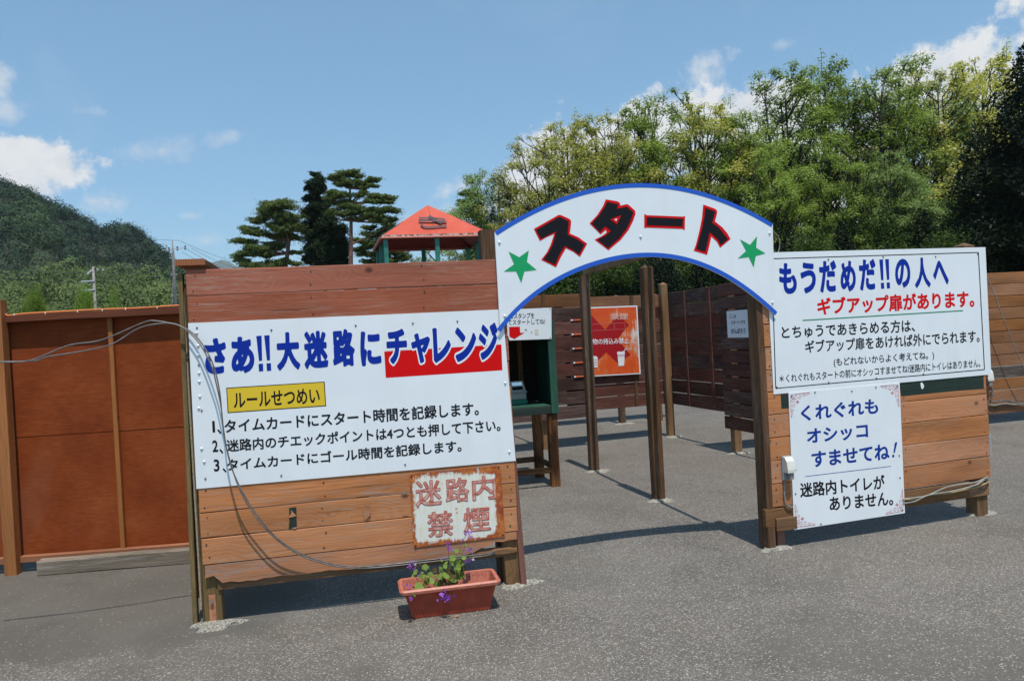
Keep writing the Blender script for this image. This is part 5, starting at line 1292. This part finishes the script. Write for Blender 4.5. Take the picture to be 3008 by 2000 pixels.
def bush_mesh(seed, n=20000, leaf=.12, sx=2.6, H=6.0):
    rng = np.random.default_rng(seed); k_ = 26; B = rng.normal(size=(k_, 3)) * np.array([sx*.5, sx*.4, 0]); B[:, 2] = rng.uniform(.4, H - .8, k_); B[:, :2] *= (1.15 - B[:, 2:] / H * .8)
    R_ = rng.uniform(.5, 1.0, k_); k = rng.integers(0, k_, n); d = rng.normal(size=(n, 3)); d /= np.linalg.norm(d, axis=1)[:, None]
    d *= (rng.uniform(0, 1, (n, 1)) ** .4) * R_[k][:, None] * (1 + .25*np.sin(d[:, :1]*6 + k[:, None]))
    C_ = B[k] + d; C_[:, 2] = np.abs(C_[:, 2]); paths = [[Vector((0, 0, 0)), Vector((.1, 0, H*.8))]] + [[Vector((0, 0, B[q, 2]*.3)), Vector(tuple(B[q]))] for q in range(12)]
    tv, tf = tube_mesh(paths, .045, 4)
    return mesh(tv, tf), quads(C_, leaf, rng, .2)
BV = [bush_mesh(s) for s in (4, 5, 6)]
i = 0
for (a, b, dep, t0, t1, kindm) in ((1380, 3050, 31, 650, 560, 0), (1420, 3050, 27, 740, 690, 1), (1400, 3050, 36, 690, 600, 2)):
    n = {0: 13, 1: 17, 2: 10}[kindm]
    for k in range(n):
        px = a + (b - a) * (k + .5) / n + rb.uniform(-25, 25); top = t0 + (t1 - t0) * (k / n) + rb.uniform(-45, 45)
        H = height_of(px, top, dep)
        if kindm == 0: place_tree("conifer", where(px, "dark young conifer"), CV[k % 3][0], CV[k % 3][1], ground_under(px, dep + rb.uniform(-1, 1)), k * 1.3, H / 6, L_DARK if k % 3 else L_BUSH, group="young conifers under the wood")
        elif kindm == 1: place_tree("shrub", where(px, "low dense dark shrub"), BV[k % 3][0], BV[k % 3][1], ground_under(px, dep), k * 1.1, H / 6.0, (L_BUSH, L_DARK)[k % 2], group="shrubs at the foot of the wood", cat="shrub")
        else: place_tree("shrub", where(px, "tall shade-green understorey shrub"), BV[k % 3][0], BV[k % 3][1], ground_under(px, dep), k * 1.9, H / 6.0, L_BUSH, group="understorey between the trunks", cat="shrub")
# big dark cedar at the right edge
H = height_of(3060, 60, 27); tr, cr = cone_tree(8, H, 3.6, 105000, .15, .02, .62, .42)
place_tree("cedar_tree", "huge almost black cedar filling the right edge of the picture", tr, cr, ground_under(3110, 27), 0, 1, L_DARK)
H = height_of(2900, 330, 29); tr, cr = cone_tree(9, H, 2.3, 40000, .12, .02, .62, .4)
place_tree("cedar_tree", "smaller dark cedar leaning against the huge one's left side", tr, cr, ground_under(2915, 29), 0, 1, L_DARK)
H = height_of(1488, 500, 41); tr, cr = cone_tree(10, H, 1.7, 20000, .12, .1, .45, .35)
place_tree("conifer", "dark green conifer standing in the pale tree behind the arch's left shoulder", tr, cr, ground_under(1488, 41), 0, 1, L_CONI)

# ---- pines and conifer left of the pavilion
def pad_tree(name, label, base_px, depth, pads, trunk_px, lm, bm, dens=1.0, leaf=.22, zm=None, flat=.5, up=.55, tr=.12, cat="tree"):
    """pads: (x, y, half width, half height) of every foliage layer as seen on the photo, given a depth of its own"""
    rng = np.random.default_rng(abs(hash(label)) % 1000 if False else len(label)); rg = random.Random(len(label)); k = depth / FPX / (zm.s if zm else 1)
    C_ = []; limbs = []
    tp = [at_depth(*zm(*p), depth) for p in trunk_px]
    for (x, y, w, h) in pads:
        dd = rg.uniform(-1, 1) * w * k * .6; c = at_depth(*zm(x, y), depth); c = Vector((c.x, depth + dd, c.z))
        n = int(dens * 13 * (w * h) ** .75); a = rng.normal(size=(n, 3)); a /= np.linalg.norm(a, axis=1)[:, None]; a *= rng.uniform(0, 1, (n, 1)) ** .45 * (1 + .35*np.sin(a[:, :1]*9 + x) * np.sin(a[:, 1:2]*7 + y))
        a *= np.array([w * k, w * k * .8, h * k]); a[:, 2] += .35 * h * k * np.cos(a[:, 0] / (w*k) * 3 + rg.uniform(0, 6)) - .25*h*k
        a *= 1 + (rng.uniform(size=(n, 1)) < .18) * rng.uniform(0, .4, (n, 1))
        C_.append(a + np.array(c))
        q = min(tp, key=lambda p: abs(p.z - (c.z - .5)) ); limbs.append(([q, (q + c) / 2 + Vector((0, 0, -.12)), c + Vector((0, 0, -h*k*.5))], [tr*.45, tr*.3, tr*.12]))
    C_ = np.concatenate(C_); base = Vector((tp[0].x, depth, 0)); tp = [base] + tp
    vs, fs = tube_mesh([tp], [tr * (1 - .75 * i / (len(tp) - 1)) for i in range(len(tp))], 7)
    for pts, rr in limbs:
        v, f = tube_mesh([pts], rr, 5); n0 = len(vs); vs += v; fs += [tuple(i + n0 for i in q) for q in f]
    t = Thing(name, label, cat, None, tuple(base))
    link_mesh("trunk", mesh([v - base for v in vs], fs), bm, t.root)
    link_mesh("crown", quads(C_ - np.array(base), leaf, rng, up, .35), lm, t.root)
Z2 = Zoom(600, 400, 2.613)
pad_tree("pine_tree", "broad red pine with layered needles, leftmost tree above the front wall", 0, 45,
    [(565, 515, 120, 28), (600, 550, 130, 30), (480, 545, 75, 24), (540, 595, 120, 28), (650, 620, 110, 30), (440, 640, 80, 26), (600, 665, 120, 32), (340, 705, 75, 26), (400, 735, 95, 26), (640, 710, 110, 34), (700, 690, 70, 40), (540, 755, 90, 26), (650, 770, 80, 26), (300, 800, 95, 22), (420, 860, 110, 26),
     (540, 830, 90, 30), (330, 905, 110, 22), (470, 900, 80, 24), (300, 950, 60, 22), (400, 985, 120, 26), (560, 965, 90, 34), (700, 885, 60, 14), (700, 975, 55, 16), (500, 1000, 90, 22)],
    [(620, 1030), (640, 900), (650, 800), (610, 700), (600, 600), (590, 540)], L_PINE, M_BARKR, 1.05, .125, Z2, tr=.16)
pad_tree("conifer", "tall narrow dark conifer between the two pines", 0, 46,
    [(845, 285, 36, 18), (870, 330, 50, 28), (850, 365, 60, 28), (900, 385, 38, 26), (800, 400, 30, 18), (870, 420, 60, 30), (840, 470, 90, 28), (890, 510, 80, 34), (780, 465, 30, 16), (860, 560, 95, 36), (800, 600, 60, 30), (900, 620, 110, 44), (840, 680, 100, 46), (960, 690, 110, 48), (1040, 720, 60, 46), (790, 730, 40, 22), (880, 760, 110, 50), (980, 790, 120, 54),
     (1060, 830, 50, 44), (830, 850, 70, 44), (930, 870, 130, 56), (1040, 900, 70, 50), (860, 930, 100, 46), (960, 960, 130, 50), (800, 940, 50, 26), (1080, 960, 30, 40)],
    [(920, 1010), (900, 800), (880, 600), (865, 420), (850, 280)], L_CONI, M_BARK, 1.5, .125, Z2, tr=.14)
pad_tree("pine_tree", "tall red pine with a bare straight trunk left of the pavilion", 0, 44,
    [(1110, 275, 90, 20), (1160, 295, 60, 18), (1040, 300, 70, 20), (990, 325, 50, 16), (1110, 345, 90, 26), (1060, 365, 60, 18), (1230, 345, 60, 20), (1300, 325, 55, 18), (1290, 380, 50, 14), (1200, 390, 50, 18), (990, 435, 60, 18), (1050, 455, 90, 22), (1200, 440, 60, 22), (1330, 460, 90, 22), (1410, 465, 65, 22), (1380, 505, 70, 14), (1290, 500, 60, 16), (970, 480, 50, 18), (1060, 500, 100, 20),
     (1120, 540, 100, 22), (1000, 575, 60, 18), (1080, 590, 90, 20), (1220, 575, 110, 24), (1340, 560, 90, 22), (1430, 565, 80, 24), (1300, 610, 90, 22), (1400, 640, 85, 24), (1180, 625, 80, 16), (960, 600, 40, 14), (1420, 680, 50, 16)],
    [(1125, 990), (1127, 830), (1127, 650), (1122, 520), (1118, 400), (1112, 300)], L_PINE, M_BARKR, 1.0, .12, Z2, tr=.15)
pad_tree("pine_tree", "pine partly hidden behind the pavilion roof", 0, 50,
    [(1340, 640, 80, 22), (1270, 700, 60, 18), (1380, 710, 60, 22), (1290, 745, 90, 24), (1220, 800, 80, 22), (1300, 830, 90, 24), (1200, 860, 70, 18), (1250, 900, 80, 24), (1380, 880, 90, 30), (1480, 890, 90, 26), (1530, 930, 60, 18), (1280, 950, 80, 24), (1420, 950, 100, 26), (1380, 800, 80, 30)],
    [(1480, 1010), (1470, 940), (1440, 850), (1400, 760), (1360, 660)], L_PINE, M_BARK, 1.0, .13, Z2, tr=.13)
pad_tree("pine_tree", "pine branch tips showing left of the bright pale tree", 0, 47,
    [(2010, 430, 60, 16), (2060, 455, 60, 18), (1990, 490, 50, 14), (2010, 515, 75, 16), (2000, 545, 45, 14), (2080, 530, 60, 22), (2080, 600, 70, 30)],
    [(2120, 900), (2110, 700), (2100, 500), (2080, 440)], L_PINE, M_BARK, 1.05, .125, Z2, tr=.12)
for x, y, w in ((1640, 965, 40), (1700, 940, 44), (1850, 950, 46), (1950, 920, 60), (2050, 880, 90), (2120, 830, 80)):
    p = at_depth(*Z2(x, y), 48); pass
_bl = [(1232, 757, "small round tree top under the middle of the pavilion roof"), (1262, 752, "darker tree top right of the pavilion's middle back post"), (1308, 756, "small tree top left of the pavilion's right posts"), (1350, 738, "leafy tree under the right side of the pavilion roof"), (1400, 715, "bright leafy tree filling the gap below the pavilion's right corner"), (1440, 670, "leafy tree between the pavilion and the arch")]
for i, (px, py, lab) in enumerate(_bl):
    H = height_of(px, py, 50); place_tree("round_tree", lab, VAR[i % 4][0], VAR[i % 4][1], ground_under(px, 50), i, .42 + .1 * i / 5, L_GREEN if i < 3 else L_PALE, group="small trees behind the pavilion", sz=H / 12.0 / (.42 + .1*i/5))
for i, (px, py, lab) in enumerate(((60, 893, "yellow green bush top at the left above the plywood fence"), (115, 878, "brightest yellow green bush above the plywood fence's post"), (255, 886, "small yellow green bush just left of the nearer utility pole"), (325, 872, "yellow green bush right of the nearer utility pole"))):
    H = height_of(px, py, 40); place_tree("bush", lab, BV[i % 3][0], BV[i % 3][1], ground_under(px, 40), i * 2, .35, L_BRIGHT, group="bright bushes beyond the plywood fence", sz=H / 5.1 / .35, cat="bush")

# ------------------------------------------------------------------ pavilion
pvA = at_depth(1119, 692, 20.0); eav = pvA.z
ang = rad(14.0); e_ = Vector((math.cos(ang), math.sin(ang), 0)); n_ = Vector((-math.sin(ang), math.cos(ang), 0)); SD = 2.92
PV = Frame((pvA.x, pvA.y), (pvA.x + e_.x, pvA.y + e_.y))
t = Thing("pavilion", "lookout pavilion with faded red canvas roof and green posts above the front wall", "pavilion", PV, (SD/2, SD/2, 0))
c4 = [(0, 0), (SD, 0), (SD, SD), (0, SD)]; apex = (SD/2, SD/2, eav + 1.02)
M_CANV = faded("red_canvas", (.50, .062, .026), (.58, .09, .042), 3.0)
M_CANVU = faded("shaded_canvas_underside", (.22, .016, .008), (.14, .010, .006), 2.0)  # darker copy of the canvas, underside shade put into the colour
M_EDGE = faded("frayed_edge", (.60, .50, .42), (.20, .08, .05), 14, .45, .55)
M_TEAL = plain("green_painted_post", (.025, .17, .13), .5, var=.25, scale=8)
for i in range(4):
    a, b = c4[i], c4[(i+1) % 4]; vs = [(a[0], a[1], eav), (b[0], b[1], eav), apex]
    N_ = 8; V = []; Fc = []
    for r_ in range(N_ + 1):
        q = r_ / N_
        for c_ in range(N_ + 1):
            u = c_ / N_; p = Vector(vs[0]).lerp(Vector(vs[1]), u).lerp(Vector(apex), q); p.z -= .06 * math.sin(math.pi*q) * math.sin(math.pi*u); V.append(p)
    for r_ in range(N_):
        for c_ in range(N_): k = r_*(N_+1) + c_; Fc.append((k, k+1, k+N_+2, k+N_+1))
    part(t, "roof_panel", V, Fc, M_CANV, True)
    part(t, "roof_underside", [p - Vector((0, 0, .03)) for p in V], Fc, M_CANVU, True)
    d = Vector((b[0]-a[0], b[1]-a[1], 0)).normalized(); o_ = Vector((d.y, -d.x, 0)) * .012
    rg = random.Random(i); n = 40; V = []; Fc = []
    for k in range(n + 1):
        p = Vector((a[0], a[1], eav)) + d * SD * k / n + o_; V += [p + Vector((0, 0, .01)), p + Vector((0, 0, -.055 - rg.uniform(0, .035)))]
    for k in range(n): Fc.append((2*k, 2*k+1, 2*k+3, 2*k+2))
    part(t, "roof_edge", V, Fc, M_EDGE)
    v, f = tube_mesh([[Vector((a[0], a[1], eav - .02)), Vector(apex) - Vector((0, 0, .05))]], .03, 5); part(t, "rafter", v, f, M_BARK)
    v, f = tube_mesh([[Vector((a[0], a[1], eav - .06)), Vector((b[0], b[1], eav - .06))]], .03, 5); part(t, "eave_beam", v, f, M_EDGE if i == 9 else M_FADRED2)
for u in (.2, .5, .8):
    for a, b in ((c4[0], c4[1]),):
        p0 = Vector((a[0], a[1], eav)).lerp(Vector((b[0], b[1], eav)), u); p1 = Vector(apex)
        k = 1 - abs(u - .5) * 2
        q = p0.lerp(p1, .98) if u == .5 else p0 + Vector((0, SD/2, 1.02)) * (1 - abs(u-.5)*2)
        v, f = tube_mesh([[p0 + Vector((0, -.004, .004)), p0.lerp(q, .5) + Vector((0, 0, -.04)), q]], .010, 4); part(t, "seam", v, f, M_FADRED2)
in_ = .12
for s, y in ((in_, in_), (SD/2, in_), (SD - in_, in_), (in_, SD/2), (in_, SD - in_), (SD/2, SD - in_), (SD - in_, SD - in_), (SD - in_, SD/2)):
    bar(t, "post", (s, y, (eav - .04)/2), eav - .04, .11, .11, M_TEAL, 'z')
bar(t, "deck", (SD/2, SD/2, 2.2), SD, SD, .10, M_FRAME); 
for y in (.06, SD - .06): bar(t, "handrail", (SD/2, y, 3.1), SD - .1, .05, .08, M_TEAL)
for s in (.06, SD - .06): bar(t, "handrail", (s, SD/2, 3.1), SD - .1, .05, .08, M_TEAL, 'y')
nrm = Vector((0, -1.02, SD/2)).normalized(); N3 = PV.n * nrm.y + Vector((0, 0, nrm.z)); P0 = PV.w(0, 0, eav)
def on_roof(x, y):
    d = photo_dir(*Z2(x, y)); k = (P0 - Vector((0, 0, EYE))).dot(N3) / d.dot(N3); r_ = Vector((0, 0, EYE)) + d * k + N3 * .02 - PV.o
    return Vector((r_.dot(PV.e), r_.dot(PV.n), r_.z))
M_RP = plain("black_roof_paint", (.075, .045, .045), .6)
def stroke(pts, w):
    L_ = spline([Vector((x, y, 0)) for x, y in pts], 5); vs = []; n = len(L_)
    for k, p in enumerate(L_):
        d = (L_[min(k+1, n-1)] - L_[max(k-1, 0)]).normalized(); o_ = Vector((-d.y, d.x, 0)) * w / 2 * Vector((1, 1, 1)).x
        vs += [on_roof(p.x + o_.x * 1.3, p.y + o_.y), on_roof(p.x - o_.x * 1.3, p.y - o_.y)]
    part(t, "roof_letter_stroke", vs, [(2*k, 2*k+1, 2*k+3, 2*k+2) for k in range(n-1)], M_RP)
stroke([(1648, 634), (1720, 634), (1790, 637), (1848, 646)], 13)
stroke([(1645, 655), (1720, 654), (1800, 656), (1860, 662)], 13)
stroke([(1722, 618), (1752, 634), (1790, 655), (1822, 672)], 17)
stroke([(1668, 676), (1672, 692), (1700, 703), (1760, 702), (1820, 696), (1860, 695)], 13)

# ------------------------------------------------------------------ utility poles and wires
M_CONC = plain("concrete_pole", (.27, .25, .23), .8, var=.2, scale=3); M_INS = plain("insulator", (.06, .05, .05), .4); M_TRF = plain("pale_steel", (.5, .52, .54), .5)
p1 = ground_under(286, 60); h1 = height_of(281, 783, 60)
t = Thing("utility_pole", "nearer grey utility pole with two short crossarms against the pale trees", "utility pole", None, (p1.x, p1.y, 0))
v, f = tube_mesh([[Vector((0, 0, 0)), Vector((0, 0, h1))]], [.12, .09], 8); link_mesh("pole", mesh(v, f, True), M_CONC, t.root)
for dz in (1.10, 1.78): link_mesh("crossarm", mesh(*bar_verts(1.0, .10, .09)), M_TRF, t.root, (-.42, -.1, h1 - dz))
for k in range(4): link_mesh("insulator", mesh(*bar_verts(.14, .09, .10)), M_TRF if k % 2 else M_INS, t.root, (.18 + .2 * k, -.05, h1 - .20 - .03 * k), (0, .2, 0))
link_mesh("bracket", mesh(*bar_verts(.42, .12, .12)), M_TRF, t.root, (-.24, -.1, h1 - .42), (0, -.7, 0))
p2 = ground_under(523, 75); h2 = height_of(521, 705, 75)
t = Thing("utility_pole", "taller concrete utility pole with a wide crossarm beside the front wall's left end", "utility pole", None, (p2.x, p2.y, 0))
v, f = tube_mesh([[Vector((0, 0, 0)), Vector((0, 0, h2 - 1.4)), Vector((0, 0, h2))]], [.20, .14, .05], 8); link_mesh("pole", mesh(v, f, True), M_CONC, t.root)
link_mesh("crossarm", mesh(*bar_verts(2.3, .09, .08)), M_TRF, t.root, (.15, 0, h2 - .85), (0, -.05, 0))
for x in (-.35, .45, 1.2):
    link_mesh("insulator", mesh(*bar_verts(.14, .1, .16)), M_INS, t.root, (x, 0, h2 - .74 + x * .05)); link_mesh("insulator", mesh(*bar_verts(.14, .1, .12)), M_INS, t.root, (x, 0, h2 - .98 + x * .05))
for z in (1.7, 3.3, 5.3): link_mesh("crossarm", mesh(*bar_verts(.7, .08, .06)), M_TRF, t.root, (.0, 0, h2 - z))
v, f = tube_mesh([[Vector((-.9, 0, 0)), Vector((-.1, 0, h2 - 3.3))]], .05, 5); link_mesh("stay_wire", mesh(v, f), M_CABLEG, t.root)
M_WIRE = plain("overhead_wire", (.05, .06, .08), .5)
def wire(a, b, sag, label, r=.018):
    a = at_depth(*a); b = at_depth(*b); pts = [a.lerp(b, k/14) - Vector((0, 0, sag * 4 * (k/14) * (1 - k/14))) for k in range(15)]
    v, f = tube_mesh([pts], r, 4); c = (a + b) / 2; o = link_mesh("overhead_wire", mesh([q - c for q in v], f), M_WIRE, None, c); tag(o, label, "wire", "overhead wires at the left")
wire((-40, 661, 70), (521, 707, 75), .15, "single top wire running left across the dark hillside")
for k, (ya, yb, yc) in enumerate(((788, 800, 0), (801, 813, 0), (815, 826, 0))):
    wire((-40, ya, 55), (523, yb - 4, 75), .3, "%s of the three wires over the pale trees left of the poles" % ("highest", "middle", "lowest")[k])
for k, (ya, xb, yb) in enumerate(((705, 760, 790), (729, 720, 795), (731, 690, 798), (740, 670, 800))):
    wire(((521, 562, 548, 535)[k], ya, 75), (xb, yb, 95), .25, "%s wire sloping down to the right from the taller pole" % ("thin topmost", "second", "third", "lowest")[k], .016)

# ------------------------------------------------------------------ hills
def ridge(px, prof):
    return float(np.interp(px, [p[0] for p in prof], [p[1] for p in prof]))
HILL = [(-700, 480), (-400, 470), (-150, 500), (0, 540), (48, 547), (96, 568), (159, 600), (223, 630), (287, 664), (330, 686), (376, 668), (411, 678), (462, 718), (510, 768), (545, 800), (620, 860), (720, 930), (800, 985)]
D0, D1 = 190.0, 330.0
def hillpt(px, a):
    """a: 0 foot .. 1 ridge .. 1.4 behind"""
    dep = D0 + (D1 - D0) * a; top = height_of(px, ridge(px, HILL), D1)
    z = max(0, top) * (math.sin(min(a, 1) * math.pi/2) ** 1.15 if a <= 1 else math.cos((a-1) * 1.3))
    p = at_depth(px, 1000, dep); return Vector((p.x, dep, z))
pxs = np.linspace(-700, 800, 61); aa = np.linspace(0, 1.5, 16)
vs = [hillpt(float(x), float(a)) - Vector((0, 0, 4.5)) for a in aa for x in pxs]; n = len(pxs)
fs = [(j*n + i, j*n + i + 1, (j+1)*n + i + 1, (j+1)*n + i) for j in range(len(aa)-1) for i in range(n-1)]
o = link_mesh("hill", mesh(vs, fs, True), plain("hill_soil", (.03, .04, .02), .95, var=.3, scale=.2)); tag(o, "wooded hill rising at the left", "hill", kind="structure")
def canopy(name, label, pts, rad_, leaf, per, mat, seed, squash=.75):
    rng = np.random.default_rng(seed); pts = np.asarray(pts); k = len(pts); R_ = rng.uniform(.5, 1.4, (k, 1, 1)) * rad_; pts = pts + np.stack([rng.uniform(-1, 1, k), rng.uniform(-1, 1, k), rng.uniform(-1.6, 1.6, k) * (rad_ > 4)], 1)
    d = rng.normal(size=(k, per, 3)); d /= np.linalg.norm(d, axis=2)[:, :, None]; d[:, :, 2] = np.where(rng.uniform(size=(k, per)) < .75, np.abs(d[:, :, 2]), d[:, :, 2])
    lum = 1 + .22 * np.sin(d[:, :, :1] * 5 + np.arange(k)[:, None, None]) + .15 * np.sin(d[:, :, 1:2] * 7)
    dn = d.reshape(-1, 3).copy()
    d *= R_ * lum * rng.uniform(.86, 1.0, (k, per, 1)); d[:, :, 2] *= squash
    C_ = (pts[:, None, :] + d).reshape(-1, 3); o = link_mesh(name, quads(C_, leaf, rng, .1, .8, nrm=dn), mat); tag(o, label, "forest", kind="stuff"); return o
rg = np.random.default_rng(42)
P1 = []; P2 = []
for _ in range(640):
    px = rg.uniform(-500, 640); a = rg.uniform(.02, .95) ** .8; p = hillpt(px, a)
    q = math.sin(px * .011) + math.sin(px * .027 + a * 9) * .7 + rg.normal() * .5 - (a - .45) * 3.4
    (P2 if q > .55 else P1).append((p.x, p.y, p.z - 4.2))
PR = []
for px in np.arange(-500, 560, 5):
    for a_ in (1.0, .93):
        p = hillpt(float(px) + rg.uniform(-3, 3), a_); PR.append((p.x, p.y, p.z - 2.9 + rg.uniform(-.9, 1.4)))
canopy("hill_forest", "dark conifer forest covering the upper hill", P1, 4.6, .60, 420, L_HILL, 3, .95)
canopy("hill_forest", "row of small dark pines along the ridge of the hill", PR, 2.4, .55, 170, L_HILL, 8, 1.0)
canopy("hill_forest", "lighter tree crowns scattered on the lower slope of the hill", P2, 5.0, .60, 460, L_HILL2, 4, .95)
P3_ = []
for dep, n, t0 in ((122, 26, 800), (108, 23, 828), (94, 22, 858), (80, 19, 885)):
    for k in range(n):
        px = -350 + 960 * (k + rg.uniform(0, 1)) / n; top = t0 + 22 * math.sin(px * .013 + dep) + rg.uniform(-14, 14) + (px < 130) * 14
        z = height_of(px, top, dep); p = at_depth(px, 1000, dep)
        for q in range(2): P3_.append((p.x + rg.uniform(-1, 1), dep + rg.uniform(-1, 1), z - 2.4 - q * 3.2))
canopy("foot_forest", "pale green broadleaf forest at the foot of the hill", P3_, 3.4, .27, 900, L_HILLG, 6, .9)
# wall of low woodland behind the maze, beyond the pines and the wood on the right
for nm, prof, dep, col, lab in (("mountain", [(480, 800), (585, 806), (610, 776), (630, 768), (650, 764), (672, 768), (690, 780), (705, 792), (760, 800), (900, 806), (1400, 800), (2000, 790), (3300, 760)], 4500, (.055, .085, .06), "distant blue mountain seen between the plank wall and the left pine"),
                               ("mountain", [(560, 815), (640, 806), (665, 792), (690, 783), (712, 780), (740, 778), (800, 790), (900, 810)], 2600, (.05, .085, .04), "nearer blue green ridge just left of the left pine")):
    xs = np.arange(prof[0][0], prof[-1][0] + 1, 4); vs = []; rr_ = random.Random(5)
    for x in xs:
        y = ridge(x, prof) + rr_.uniform(-1.3, 1.3); p = at_depth(float(x), y, dep); vs += [(p.x, p.y, p.z), (p.x * .93, p.y * .93, 0), (p.x * 1.07, p.y * 1.07, 0)]
    fs = []
    for k in range(len(xs) - 1): fs += [(3*k, 3*k+1, 3*k+4, 3*k+3), (3*k+2, 3*k, 3*k+3, 3*k+5)]
    o = link_mesh(nm, mesh(vs, fs), plain(nm + "_woods", col, .95, var=.3, scale=.02)); tag(o, lab, "mountain", kind="structure")

# ------------------------------------------------------------------ haze
HAZE = True
if HAZE:
    hm = bpy.data.materials.new("haze_air"); hm.use_nodes = True; ht = hm.node_tree; ht.nodes.clear()
    ho = node(ht, "ShaderNodeOutputMaterial"); pv = node(ht, "ShaderNodeVolumePrincipled"); pv.inputs["Color"].default_value = (.84, .90, .95, 1); pv.inputs["Density"].default_value = .00011; pv.inputs["Anisotropy"].default_value = 0.0
    link(ht, pv.outputs[0], ho.inputs["Volume"])
    x0, x1, y0, y1_, z0, z1 = -2600, 6200, -60, 4900, -1, 470
    vs = [(x, y, z) for z in (z0, z1) for x, y in ((x0, y0), (x1, y0), (x1, y1_), (x0, y1_))]
    o = link_mesh("haze", mesh(vs, [(3, 2, 1, 0), (4, 5, 6, 7), (0, 1, 5, 4), (1, 2, 6, 5), (2, 3, 7, 6), (3, 0, 4, 7)]), hm); tag(o, "thin blue summer haze over the far hills", "haze", kind="stuff")
